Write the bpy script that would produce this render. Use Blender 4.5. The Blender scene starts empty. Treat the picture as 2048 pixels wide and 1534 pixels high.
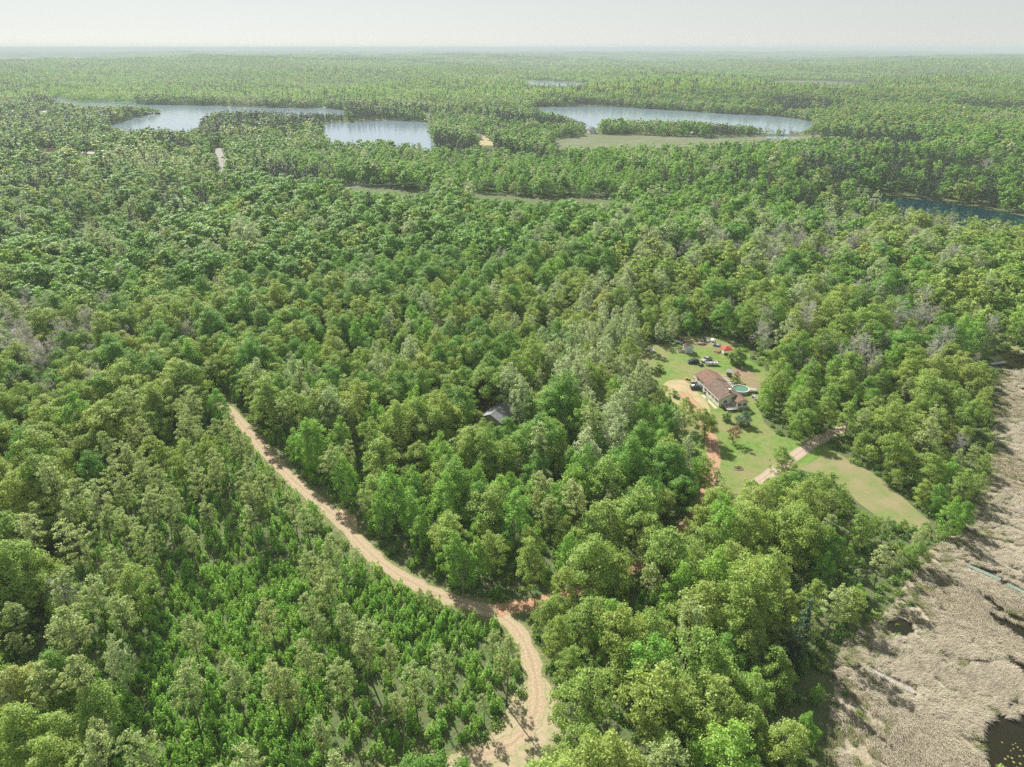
import bpy, math, random
import numpy as np
from mathutils import Vector
R_ = math.radians

# ------------------------------------------------------------------ camera, sky, sun, exposure
SC = bpy.context.scene
H, F, CX, CY, HZ = 115.0, 1384.0, 1024.0, 767.0, 96.0     # flying height (m) and lens, in pixels of the 2048 px photograph
TH = math.atan((CY - HZ) / F)
cam_d = bpy.data.cameras.new("camera"); cam = bpy.data.objects.new("camera", cam_d)
SC.collection.objects.link(cam); SC.camera = cam
cam_d.sensor_width = 36.0; cam_d.lens = 36.0 * F / 2048.0
cam_d.clip_start = 1.0; cam_d.clip_end = 400000.0
cam.location = (0, 0, H); cam.rotation_euler = (math.pi / 2 - TH, 0, 0)

SUN_AZ, SUN_EL = R_(-30), R_(41)                          # azimuth clockwise from the view direction (+Y)
world = bpy.data.worlds.new("World"); SC.world = world; world.use_nodes = True
nt = world.node_tree; nt.nodes.clear()
sky = nt.nodes.new("ShaderNodeTexSky"); sky.sky_type = 'NISHITA'; sky.sun_disc = False
sky.sun_elevation = SUN_EL; sky.sun_rotation = SUN_AZ
sky.air_density = 1.0; sky.dust_density = 0.1; sky.ozone_density = 2.0; sky.altitude = 100
bg = nt.nodes.new("ShaderNodeBackground"); bg.inputs[1].default_value = 0.05
wo = nt.nodes.new("ShaderNodeOutputWorld")
hsv = nt.nodes.new("ShaderNodeHueSaturation"); hsv.inputs["Saturation"].default_value = 0.32; hsv.inputs["Value"].default_value = 1.0   # milky, dust-laden air
nt.links.new(sky.outputs[0], hsv.inputs["Color"]); mxs = nt.nodes.new("ShaderNodeMix"); mxs.data_type = 'RGBA'; mxs.inputs[0].default_value = 0.55; mxs.inputs[7].default_value = (5.9, 6.25, 6.2, 1)   # even pale tone mixed into the hazy sky for more fill light
nt.links.new(hsv.outputs[0], mxs.inputs[6]); nt.links.new(mxs.outputs[2], bg.inputs[0]); nt.links.new(bg.outputs[0], wo.inputs[0])
sun_d = bpy.data.lights.new("sun", 'SUN'); sun = bpy.data.objects.new("sun", sun_d)
SC.collection.objects.link(sun)
sun_d.energy = 4.6; sun_d.angle = R_(0.6); sun_d.color = (1.0, 0.945, 0.86)
sv = Vector((math.sin(SUN_AZ) * math.cos(SUN_EL), math.cos(SUN_AZ) * math.cos(SUN_EL), math.sin(SUN_EL)))
sun.rotation_euler = sv.to_track_quat('Z', 'Y').to_euler(); sun.location = (0, 0, 400)
SC.view_settings.view_transform = 'Standard'; SC.view_settings.look = 'None'
SC.view_settings.exposure = 1.08; SC.view_settings.gamma = 1.0
SC.view_settings.use_curve_mapping = False
cy = SC.cycles
cy.max_bounces = 6; cy.diffuse_bounces = 3; cy.glossy_bounces = 2; cy.transmission_bounces = 3
cy.volume_bounces = 0; cy.transparent_max_bounces = 4
cy.use_adaptive_sampling = True; cy.adaptive_threshold = 0.012
cy.use_denoising = False; cy.denoiser = 'OPENIMAGEDENOISE'; cy.denoising_input_passes = 'RGB_ALBEDO_NORMAL'
cy.sample_clamp_indirect = 4.0; cy.caustics_reflective = False; cy.caustics_refractive = False
try:
    SC.world.cycles.sampling_method = 'MANUAL'; SC.world.cycles.sample_map_resolution = 256
except Exception:
    pass

# ------------------------------------------------------------------ projection helpers (photo pixel <-> place)
ct, st = math.cos(TH), math.sin(TH)
def g(u, v, z=0.0):
    x = (u - CX) / F; y = (v - CY) / F
    d = (x, ct - y * st, -st - y * ct)
    t = (z - H) / d[2]
    return (d[0] * t, d[1] * t)
def proj(X, Y, Z):
    z = Z - H; yc = Y * ct - z * st; vc = -(Y * st + z * ct)
    yc = np.maximum(yc, 1e-3)
    return CX + F * X / yc, CY + F * vc / yc
def inpoly(x, y, P):
    x = np.asarray(x, float); y = np.asarray(y, float); r = np.zeros(x.shape, bool); n = len(P)
    j = n - 1
    for i in range(n):
        xi, yi = P[i]; xj, yj = P[j]
        if yi != yj:
            c = ((yi > y) != (yj > y)) & (x < (xj - xi) * (y - yi) / (yj - yi) + xi)
            r ^= c
        j = i
    return r
def dist_line(x, y, P, closed=True):
    d = np.full(np.shape(x), 1e9); n = len(P)
    for i in range(n if closed else n - 1):
        ax, ay = P[i]; bx, by = P[(i + 1) % n]
        dx, dy = bx - ax, by - ay; L = dx * dx + dy * dy + 1e-9
        t = np.clip(((x - ax) * dx + (y - ay) * dy) / L, 0, 1)
        d = np.minimum(d, np.hypot(x - ax - t * dx, y - ay - t * dy))
    return d
def W(pts, z1=13.0):
    """photo outline -> ground outline; a third number marks a shore hidden behind treetops that tall"""
    return [g(p[0], p[1], p[2] if len(p) > 2 else 0.0) for p in pts]
T = 13.0

# ------------------------------------------------------------------ outlines traced off the photograph
LAKE_A = [(104,190),(133,202),(191,201),(273,203),(272,209),(342,210),(458,212),(513,214.5),(601,217),(640,216),(690,221),
          (689,227,6),(650,226,6),(620,225,9),(600,225,T),(560,222,T),(500,220,T),(455,220,T),(430,223,T),(412,230,T),(400,241,T),(394,251,T),
          (385,257,T),(340,256,T),(300,254,T),(239,257,T),(219,253,T),(219,251),(256,239),(304,229),(321,224),(318,216,T),(290,212,T),
          (200,211,T),(171,212,T),(147,209,T),(113,201,T),(100,195,T)]
LAKE_B = [(648,248),(702,244.5),(791,241),(856,244.5),(860,262),(863,279),(884,298,T),(873,293,T),(863,289,T),(839,284,T),(805,284,T),
          (771,277,T),(720,279,T),(668,281,T),(651,275,T),(646,258)]
LAKE_C = [(1061,214),(1200,213),(1324,219.5),(1448,227.7),(1531,231),(1585,236),(1622,244),(1627,250),(1618,258),(1593,262,4),(1552,258,8),
          (1490,250,9),(1432,246,11),(1374,241,T),(1283,239,T),(1232,237,T),(1198,239,T),(1177,243,T),(1147,237,T),(1112,227,T),(1085,222,T)]
LAKE_D = [(1046,160),(1160,166.5),(1170,169),(1140,175,T),(1061,170,T)]
RIVER = [(1725,391),(1802,395),(1870,402),(1955,416),(2031,429),(2048,433),(2150,452),(2200,500,7),(2048,457,7),(2030,445,7),(1999,436,7),(1955,431,7),
         (1934,433,7),(1907,424,7),(1870,421,7),(1850,418,7),(1824,414,7),(1805,411,7),(1795,402,7),(1751,398,7)]
LAKE_F = [(-120,117),(60,115.5),(168,114.2),(168,117,T),(60,118.5,T),(-120,121,T)]
FEN = [(1104,280),(1144,275),(1173,269.5),(1276,270),(1349,273),(1408,276),(1481,275),(1539,272),(1592,272),(1657,268),(1665,270),
       (1598,277,T),(1539,279,T),(1481,282,T),(1422,285,T),(1364,289,T),(1276,288,T),(1217,289,T),(1144,294,T),(1104,291,T)]
FAR_BOG = [(1530,163),(1600,160.5),(1680,164),(1760,169),(1700,171),(1600,169)]
FEN_POND = [(1520,273.5),(1560,273),(1600,275.5),(1596,278),(1560,277.5),(1530,276)]
MARSH = [(1996,742),(1985,800),(1986,860),(1978,930),(1962,985),(1930,1050),(1880,1085),(1838,1112),(1815,1160),(1780,1215),(1730,1252),
         (1685,1290),(1668,1330),(1668,1390),(1655,1450),(1655,1534),(1655,1640),(2300,1640),(2700,1300),(2400,738),(2100,720),(2048,738)]
NORTH_POND = [(1985,698),(2020,703),(2048,711),(2150,730),(2300,760),(2300,775),(2150,752),(2048,740),(2012,738),(1994,732),(1984,715)]
BANK = [(1975,650),(2060,655),(2250,690),(2250,755),(2150,730),(2048,711),(2020,703),(1985,698),(1970,680)]
POOL_SE = [(1976,1432),(2000,1428),(2025,1440),(2048,1428),(2150,1430),(2200,1640),(1975,1640),(1966,1560),(1960,1500),(1960,1462)]
POOL_E = [(1996,1318),(2012,1330),(2035,1352),(2060,1372),(2120,1410),(2140,1330),(2060,1335),(2030,1320),(2010,1312)]
POOLS = [POOL_SE, POOL_E,
         [(1958,1136),(1975,1140),(2000,1158),(2020,1166),(2016,1172),(1995,1166),(1972,1152)],
         [(1992,1232),(2012,1240),(2060,1262),(2120,1290),(2120,1300),(2050,1278),(2020,1262),(1996,1246)],
         [(1768,1248),(1790,1238),(1812,1245),(1824,1262),(1812,1272),(1792,1262),(1776,1266)],
         [(1990,1142),(2012,1150),(2048,1164),(2100,1180),(2100,1186),(2048,1171),(2008,1156)],[(1950,1186),(1985,1200),(2010,1222),(2048,1238),(2048,1244),(2006,1230),(1980,1210)],[(2008,1405),(2048,1416),(2048,1424),(2012,1414)],
         [(1930,1318),(1960,1322),(1985,1318),(1980,1326),(1950,1330),(1930,1326)]]
CLEAR = [(1272,706),(1300,690),(1345,688),(1365,672),(1440,676),(1492,690),(1500,700),(1500,722),(1528,735),(1540,762),(1526,790),(1518,815),(1528,845),
         (1556,870),(1600,883),(1640,868),(1662,868),(1650,890),(1690,915),(1745,945),(1790,980),(1835,1022),(1862,1044),(1835,1062),(1800,1058),(1750,1030),
         (1715,1004),(1690,975),(1640,952),(1600,938),(1552,956),(1505,990),(1450,986),(1412,960),(1408,915),(1384,900),(1352,872),(1362,835),(1340,800),(1318,768),(1296,745)]
SAND = [(1324,768),(1345,758),(1372,760),(1395,785),(1412,800),(1425,830),(1414,850),(1396,832),(1360,812),(1330,792)]
GARDEN = [(1461,737),(1480,734),(1500,741),(1512,755),(1510,761),(1492,762),(1478,758),(1466,748)]
BED2 = [(1486,764),(1500,765),(1520,763),(1528,770),(1518,777),(1498,772)]
ROAD1 = [(405,790),(440,802),(468,830),(515,885),(560,935),(600,972),(640,1008),(682,1042),(722,1090),(765,1128),(805,1155),(855,1180),(905,1200),(955,1214),
         (1005,1232),(1038,1262),(1058,1305),(1070,1350),(1076,1400),(1068,1440),(1040,1478),(985,1508),(905,1528),(800,1552),(640,1600)]
ROAD2 = [(990,1222),(1030,1212),(1070,1208),(1130,1190),(1220,1155),(1300,1118),(1345,1080),(1385,1040),(1412,990),(1427,940),(1428,895),(1416,862),(1402,830),(1380,800),(1365,785)]
DRIVE = [(1500,975),(1540,947),(1577,921),(1617,892),(1660,868),(1700,850)]
FARROAD = [(436,296),(438,306),(443,318),(447,330),(440,342),(424,352)]
MIDROAD = [(600,362),(690,377),(760,384),(850,390),(950,396),(1060,402),(1150,404),(1240,406),(1330,410)]
def wline(pts): return [g(*p) for p in pts]
def smooth(P, k=2):
    for _ in range(k):
        Q = [P[0]]
        for a, b in zip(P[:-1], P[1:]):
            Q += [(a[0]*.75+b[0]*.25, a[1]*.75+b[1]*.25), (a[0]*.25+b[0]*.75, a[1]*.25+b[1]*.75)]
        P = Q + [P[-1]]
    return P
def smoothc(P, k=2):
    for _ in range(k):
        Q = []
        for i in range(len(P)):
            a, b = P[i], P[(i + 1) % len(P)]
            Q += [(a[0]*.75+b[0]*.25, a[1]*.75+b[1]*.25), (a[0]*.25+b[0]*.75, a[1]*.25+b[1]*.75)]
        P = Q
    return P
wLAKES = {n: W(p) for n, p in dict(A=LAKE_A, B=LAKE_B, C=LAKE_C, D=LAKE_D, R=RIVER, F=LAKE_F).items()}
wFEN, wMARSH, wCLEAR = W(FEN), W(MARSH), W(CLEAR)
wNP, wBANK = W(NORTH_POND), W(BANK)
wR1, wR2, wDR = smooth(wline(ROAD1)), smooth(wline(ROAD2)), smooth(wline(DRIVE))
wFR, wMR = smooth(wline(FARROAD)), smooth(wline(MIDROAD))

# ------------------------------------------------------------------ relief
_hr = np.random.RandomState(5)
_waves = [(2 * math.pi / L, a, _hr.uniform(0, 2 * math.pi), _hr.uniform(0, 2 * math.pi)) for L, a in
          ((420, 2.6), (560, 3.4), (820, 4.0), (1150, 4.5), (1700, 5.0), (2600, 7.0), (380, 2.0), (6000, 14.0))]
_flat = [wLAKES[k] for k in 'ABCDRF'] + [wFEN, W(FAR_BOG)]
def height(x, y):
    if np.ndim(x) == 0: return float(height(np.array([x]), np.array([y]))[0])
    x = np.asarray(x, float); y = np.asarray(y, float); r = np.hypot(x, y)
    z = np.zeros(x.shape)
    for k, a, th, ph in _waves:
        z += a * np.sin(k * (x * math.cos(th) + y * math.sin(th)) + ph + 0.8 * np.sin(k * .43 * (x * math.sin(th) - y * math.cos(th)) + ph * 3))
    z = (z * 0.62 + 4.0) * (1 + np.clip((r - 1000) / 1600, 0, 1.15))
    m = np.clip((r - 460) / 500, 0, 1); m = m * m * (3 - 2 * m)
    for P in _flat:
        a = np.array(P); cx_, cy_ = a.mean(0); ext = np.abs(a - (cx_, cy_)).max() + 400
        near = (np.abs(x - cx_) < ext) & (np.abs(y - cy_) < ext)
        if near.any():
            d = dist_line(x[near], y[near], P); d[inpoly(x[near], y[near], P)] = 0
            f = np.clip((d - 25) / 220, 0, 1)
            m[near] = np.minimum(m[near], f * f * (3 - 2 * f))
    return z * m

# ------------------------------------------------------------------ object helpers
COL = SC.collection
def tag(o, label=None, cat=None, group=None, kind=None):
    if label: o["label"] = label
    if cat: o["category"] = cat
    if group: o["group"] = group
    if kind: o["kind"] = kind
    return o
def empty(name, loc=(0, 0, 0), rz=0.0):
    o = bpy.data.objects.new(name, None); COL.objects.link(o)
    o.location = loc; o.rotation_euler = (0, 0, rz); o.empty_display_size = 0.5
    return o
def npmesh(name, V, Fq, mats, mi=None, smooth_=False):
    """mesh from numpy verts (n,3), faces (m,k)"""
    V = np.asarray(V, np.float32); Fq = np.asarray(Fq, np.int32); m, k = Fq.shape
    me = bpy.data.meshes.new(name)
    me.vertices.add(len(V)); me.vertices.foreach_set("co", V.ravel())
    me.loops.add(m * k); me.loops.foreach_set("vertex_index", Fq.ravel())
    me.polygons.add(m); me.polygons.foreach_set("loop_start", np.arange(m, dtype=np.int32) * k)
    try: me.polygons.foreach_set("loop_total", np.full(m, k, np.int32))
    except Exception: pass
    for mt in mats: me.materials.append(mt)
    if mi is not None: me.polygons.foreach_set("material_index", np.asarray(mi, np.int32))
    if smooth_: me.polygons.foreach_set("use_smooth", np.ones(m, bool))
    me.update(calc_edges=True); me.validate()
    return me
class MB:
    def __init__(s): s.v = []; s.f = []
    def add(s, vs, fs):
        b = len(s.v); s.v += [tuple(v) for v in vs]; s.f += [tuple(b + i for i in f) for f in fs]; return s
    def box(s, x0, x1, y0, y1, z0, z1):
        return s.add([(x0,y0,z0),(x1,y0,z0),(x1,y1,z0),(x0,y1,z0),(x0,y0,z1),(x1,y0,z1),(x1,y1,z1),(x0,y1,z1)],
                     [(0,3,2,1),(4,5,6,7),(0,1,5,4),(1,2,6,5),(2,3,7,6),(3,0,4,7)])
    def prism(s, P, z0, z1):
        n = len(P)
        a = sum(P[i][0]*P[(i+1)%n][1]-P[(i+1)%n][0]*P[i][1] for i in range(n))
        if a < 0: P = P[::-1]
        return s.add([(x,y,z0) for x,y in P] + [(x,y,z1) for x,y in P],
                     [tuple(range(n-1,-1,-1)), tuple(range(n,2*n))] + [(i,(i+1)%n,n+(i+1)%n,n+i) for i in range(n)])
    def side(s, P, y0, y1):
        """profile P in (x, z) pushed along y"""
        n = len(P)
        a = sum(P[i][0]*P[(i+1)%n][1]-P[(i+1)%n][0]*P[i][1] for i in range(n))
        if a < 0: P = P[::-1]
        return s.add([(x,y0,z) for x,z in P] + [(x,y1,z) for x,z in P],
                     [tuple(range(n)), tuple(range(2*n-1,n-1,-1))] + [(i,n+i,n+(i+1)%n,(i+1)%n) for i in range(n)])
    def tube(s, a, b, r0, r1=None, n=6):
        r1 = r0 if r1 is None else r1
        a = Vector(a); b = Vector(b); d = (b - a).normalized()
        u = d.orthogonal().normalized(); w = d.cross(u)
        vs = [tuple(a + (u*math.cos(t)+w*math.sin(t))*r0) for t in [2*math.pi*i/n for i in range(n)]]
        vs += [tuple(b + (u*math.cos(t)+w*math.sin(t))*r1) for t in [2*math.pi*i/n for i in range(n)]]
        return s.add(vs, [(i,(i+1)%n,n+(i+1)%n,n+i) for i in range(n)] + [tuple(range(n-1,-1,-1)), tuple(range(n,2*n))])
    def build(s, name, mat, parent=None, bevel=0.0, smooth_=False):
        me = bpy.data.meshes.new(name); me.from_pydata(s.v, [], s.f); me.materials.append(mat)
        if smooth_: me.polygons.foreach_set("use_smooth", [True]*len(me.polygons))
        me.update()
        o = bpy.data.objects.new(name, me); COL.objects.link(o)
        if parent: o.parent = parent
        if bevel:
            m = o.modifiers.new("bevel", 'BEVEL'); m.width = bevel; m.segments = 2; m.limit_method = 'ANGLE'
        return o

# ------------------------------------------------------------------ materials
def mat(name, col, rough=0.8, noise=0.0, scale=1.0, spec=0.3, bump=0.0, metal=0.0, col2=None, coord='Object', detail=4, bscale=None):
    m = bpy.data.materials.new(name); m.use_nodes = True; n = m.node_tree; b = n.nodes["Principled BSDF"]
    b.inputs["Base Color"].default_value = (*col, 1); b.inputs["Roughness"].default_value = rough
    b.inputs["Specular IOR Level"].default_value = spec; b.inputs["Metallic"].default_value = metal
    tc = n.nodes.new("ShaderNodeTexCoord")
    if noise or col2:
        t = n.nodes.new("ShaderNodeTexNoise"); t.inputs["Scale"].default_value = scale; t.inputs["Detail"].default_value = detail
        n.links.new(tc.outputs[coord], t.inputs["Vector"])
        r = n.nodes.new("ShaderNodeValToRGB"); r.color_ramp.elements[0].position = 0.35; r.color_ramp.elements[1].position = 0.65
        c2 = col2 or tuple(c * (1 - noise) for c in col)
        r.color_ramp.elements[0].color = (*c2, 1); r.color_ramp.elements[1].color = (*(tuple(min(1, c * (1 + noise * .5)) for c in col) if not col2 else col), 1)
        n.links.new(t.outputs["Fac"], r.inputs[0]); n.links.new(r.outputs[0], b.inputs["Base Color"])
    if bump:
        t2 = n.nodes.new("ShaderNodeTexNoise"); t2.inputs["Scale"].default_value = bscale or scale * 4; t2.inputs["Detail"].default_value = 6
        n.links.new(tc.outputs[coord], t2.inputs["Vector"])
        bp = n.nodes.new("ShaderNodeBump"); bp.inputs["Strength"].default_value = 1.0; bp.inputs["Distance"].default_value = bump
        n.links.new(t2.outputs["Fac"], bp.inputs["Height"]); n.links.new(bp.outputs[0], b.inputs["Normal"])
    return m

def multi_noise_mat(name, cols, scales, rough=0.95, bump=0.05, bscale=1.0, stretch=None):
    """mix of several ground colours by noises of different sizes"""
    m = bpy.data.materials.new(name); m.use_nodes = True; n = m.node_tree; b = n.nodes["Principled BSDF"]
    b.inputs["Roughness"].default_value = rough; b.inputs["Specular IOR Level"].default_value = 0.15
    geo = n.nodes.new("ShaderNodeNewGeometry"); vec = geo.outputs["Position"]
    if stretch:
        mp = n.nodes.new("ShaderNodeMapping"); mp.inputs["Scale"].default_value = stretch[:3]; mp.inputs["Rotation"].default_value = (0, 0, stretch[3])
        n.links.new(vec, mp.inputs[0]); vec = mp.outputs[0]
    prev = None
    for i, c in enumerate(cols):
        if prev is None:
            rgb = n.nodes.new("ShaderNodeRGB"); rgb.outputs[0].default_value = (*c, 1); prev = rgb.outputs[0]; continue
        t = n.nodes.new("ShaderNodeTexNoise"); t.inputs["Scale"].default_value = scales[i - 1]; t.inputs["Detail"].default_value = 7
        t.inputs["Roughness"].default_value = 0.62
        n.links.new(vec, t.inputs["Vector"])
        r = n.nodes.new("ShaderNodeValToRGB"); r.color_ramp.elements[0].position = 0.42; r.color_ramp.elements[1].position = 0.6
        n.links.new(t.outputs["Fac"], r.inputs[0])
        mx = n.nodes.new("ShaderNodeMix"); mx.data_type = 'RGBA'
        n.links.new(r.outputs[0], mx.inputs[0]); n.links.new(prev, mx.inputs[6]); mx.inputs[7].default_value = (*c, 1); prev = mx.outputs[2]
    n.links.new(prev, b.inputs["Base Color"])
    if bump:
        t2 = n.nodes.new("ShaderNodeTexNoise"); t2.inputs["Scale"].default_value = bscale; t2.inputs["Detail"].default_value = 8
        n.links.new(vec, t2.inputs["Vector"])
        bp = n.nodes.new("ShaderNodeBump"); bp.inputs["Distance"].default_value = bump
        n.links.new(t2.outputs["Fac"], bp.inputs["Height"]); n.links.new(bp.outputs[0], b.inputs["Normal"])
    return m

def leaf_mat(name, ca, cb, cc=None, transl=0.38, varisl=0.35, sheen=0.25):
    """ca..cb: range over the trees, island randomness lightens and darkens single leaves"""
    m = bpy.data.materials.new(name); m.use_nodes = True; n = m.node_tree; n.nodes.clear(); L = n.links
    out = n.nodes.new("ShaderNodeOutputMaterial")
    oi = n.nodes.new("ShaderNodeObjectInfo")
    r = n.nodes.new("ShaderNodeValToRGB"); r.color_ramp.elements[0].color = (*ca, 1); r.color_ramp.elements[1].color = (*cb, 1)
    if cc:
        e = r.color_ramp.elements.new(0.8); e.color = (*cb, 1); r.color_ramp.elements[2].color = (*cc, 1)
    L.new(oi.outputs["Random"], r.inputs[0])
    geo = n.nodes.new("ShaderNodeNewGeometry")
    mr = n.nodes.new("ShaderNodeMapRange"); mr.inputs[3].default_value = 1 - varisl; mr.inputs[4].default_value = 1 + varisl * 1.2
    L.new(geo.outputs["Random Per Island"], mr.inputs[0])
    hs = n.nodes.new("ShaderNodeHueSaturation")
    # hue wanders a little from tree to tree as well
    mh = n.nodes.new("ShaderNodeMath"); mh.operation = 'MULTIPLY'; mh.inputs[1].default_value = 7.13; L.new(oi.outputs["Random"], mh.inputs[0])
    fr = n.nodes.new("ShaderNodeMath"); fr.operation = 'FRACT'; L.new(mh.outputs[0], fr.inputs[0])
    hr = n.nodes.new("ShaderNodeMapRange"); hr.inputs[3].default_value = 0.488; hr.inputs[4].default_value = 0.508; L.new(fr.outputs[0], hr.inputs[0])
    L.new(hr.outputs[0], hs.inputs["Hue"]); L.new(mr.outputs[0], hs.inputs["Value"]); L.new(r.outputs[0], hs.inputs["Color"])
    p = n.nodes.new("ShaderNodeBsdfPrincipled"); p.inputs["Roughness"].default_value = 0.55; p.inputs["Specular IOR Level"].default_value = sheen
    L.new(hs.outputs[0], p.inputs["Base Color"])
    t = n.nodes.new("ShaderNodeBsdfTranslucent")
    mt = n.nodes.new("ShaderNodeMix"); mt.data_type = 'RGBA'; mt.blend_type = 'MULTIPLY'; mt.inputs[0].default_value = 1.0
    mt.inputs[7].default_value = (1.3, 1.25, 0.75, 1); L.new(hs.outputs[0], mt.inputs[6]); L.new(mt.outputs[2], t.inputs["Color"])
    mx = n.nodes.new("ShaderNodeMixShader"); mx.inputs[0].default_value = transl
    L.new(p.outputs[0], mx.inputs[1]); L.new(t.outputs[0], mx.inputs[2]); L.new(mx.outputs[0], out.inputs[0])
    return m

LEAF = dict(
    maple=leaf_mat("maple_leaves", (.140, .290, .050), (.210, .380, .078), transl=.45),
    oak=leaf_mat("oak_leaves", (.225, .345, .075), (.310, .420, .105), (.36, .43, .13), transl=.45),
    ash=leaf_mat("ash_leaves", (.240, .360, .085), (.325, .430, .125), transl=.42),
    aspen=leaf_mat("aspen_leaves", (.300, .390, .150), (.370, .450, .210), transl=.38),
    poplar=leaf_mat("poplar_leaves", (.325, .430, .205), (.410, .490, .300), transl=.35, sheen=.35),
    birch=leaf_mat("birch_leaves", (.200, .380, .070), (.275, .460, .100), transl=.45),
    pine=leaf_mat("pine_needles", (.045, .095, .044), (.070, .120, .055), (.14, .125, .070), transl=.15),
    twig=leaf_mat("grey_twigs", (.42, .41, .39), (.52, .51, .49), transl=.2, varisl=.2),
    sapling=leaf_mat("sapling_leaves", (.190, .370, .065), (.300, .480, .130), transl=.48),
    shrub=leaf_mat("shrub_leaves", (.120, .250, .050), (.240, .340, .095), transl=.42),
    lilac=leaf_mat("lilac_leaves", (.10, .22, .09), (.13, .25, .11)),
    bloom=leaf_mat("lilac_bloom", (.65, .60, .72), (.7, .66, .76), transl=.2),
    plum=leaf_mat("plum_leaves", (.23, .12, .09), (.27, .15, .10)),
)
BARK = mat("bark", (.13, .105, .085), 0.95, 0.4, 2.0)
BARK_PALE = mat("pale_bark", (.42, .40, .37), 0.9, 0.35, 1.5)
BARK_DEAD = mat("dead_wood", (.36, .34, .32), 0.9, 0.3, 2.0)

# ------------------------------------------------------------------ trees
def rhombi(rng, C, N, S, asp=0.62, twist=None):
    """one small leaf-shaped face at each centre C facing N"""
    n = len(C); N = N / (np.linalg.norm(N, axis=1, keepdims=True) + 1e-9)
    a = rng.normal(size=(n, 3)); t1 = np.cross(N, a); t1 /= np.linalg.norm(t1, axis=1, keepdims=True) + 1e-9
    t2 = np.cross(N, t1); S = S[:, None]
    V = np.empty((n, 4, 3)); V[:, 0] = C - t1 * S; V[:, 1] = C + t2 * S * asp; V[:, 2] = C + t1 * S; V[:, 3] = C - t2 * S * asp
    return V.reshape(-1, 3), np.arange(4 * n).reshape(n, 4)
def tubes(paths, nseg=5):
    """paths: list of (points(k,3), radii(k)) -> quads"""
    Vs, Fs = [], []; b = 0
    ang = np.arange(nseg) * 2 * math.pi / nseg
    for P, r in paths:
        P = np.asarray(P, float); k = len(P)
        d = np.gradient(P, axis=0); d /= np.linalg.norm(d, axis=1, keepdims=True) + 1e-9
        ref = np.array([0.31, 0.95, 0.02]) if abs(d[0, 2]) > .5 else np.array([0, 0.05, 1.0])
        u = np.cross(d, ref); u /= np.linalg.norm(u, axis=1, keepdims=True) + 1e-9; w = np.cross(d, u)
        ring = P[:, None, :] + (u[:, None, :] * np.cos(ang)[None, :, None] + w[:, None, :] * np.sin(ang)[None, :, None]) * np.asarray(r)[:, None, None]
        Vs.append(ring.reshape(-1, 3))
        for i in range(k - 1):
            for j in range(nseg):
                Fs.append((b + i*nseg + j, b + i*nseg + (j+1) % nseg, b + (i+1)*nseg + (j+1) % nseg, b + (i+1)*nseg + j))
        b += k * nseg
    return np.concatenate(Vs), np.array(Fs)
# kind: R crown radius, H height, c0 crown base (share of H), puffs, puff size, vertical squash, leaves at full detail, leaf size
KINDS = dict(
    maple=dict(R=5.2, H=14.4, c0=.20, np=52, pr=.235, fl=.85, n=9000, s=.195, prof='round', leaf='maple', bark=BARK),
    oak=dict(R=5.8, H=13.6, c0=.26, np=52, pr=.22, fl=.68, n=9200, s=.195, prof='dome', leaf='oak', bark=BARK),
    ash=dict(R=4.7, H=14.2, c0=.22, np=84, pr=.175, fl=.85, n=6000, s=.185, prof='round', leaf='ash', bark=BARK),
    aspen=dict(R=2.8, H=15.8, c0=.48, np=60, pr=.20, fl=.62, n=2100, s=.18, prof='round', leaf='aspen', bark=BARK),
    poplar=dict(R=3.7, H=15.8, c0=.24, np=80, pr=.17, fl=1.1, n=3500, s=.18, prof='round', leaf='poplar', bark=BARK_PALE),
    birch=dict(R=4.0, H=13.6, c0=.16, np=74, pr=.19, fl=1.15, n=5800, s=.18, prof='tall', leaf='birch', bark=BARK_PALE),
    pine=dict(R=2.7, H=17.5, c0=.20, np=64, pr=.24, fl=.38, n=3200, s=.24, prof='cone', leaf='pine', bark=BARK),
)
def prof(kind, t):
    if kind == 'round': return math.sqrt(max(0.02, 1 - (abs(t - .45) / .58) ** 2.2))
    if kind == 'dome': return math.sqrt(max(0.03, 1 - (max(0, t - .38) / .64) ** 2)) * (0.72 + .28 * min(1, t / .35))
    if kind == 'tall': return max(.12, math.sin(math.pi * min(1, (t * .82 + .17))) ** .65)
    return max(.05, 1.02 - t) ** .85
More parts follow.
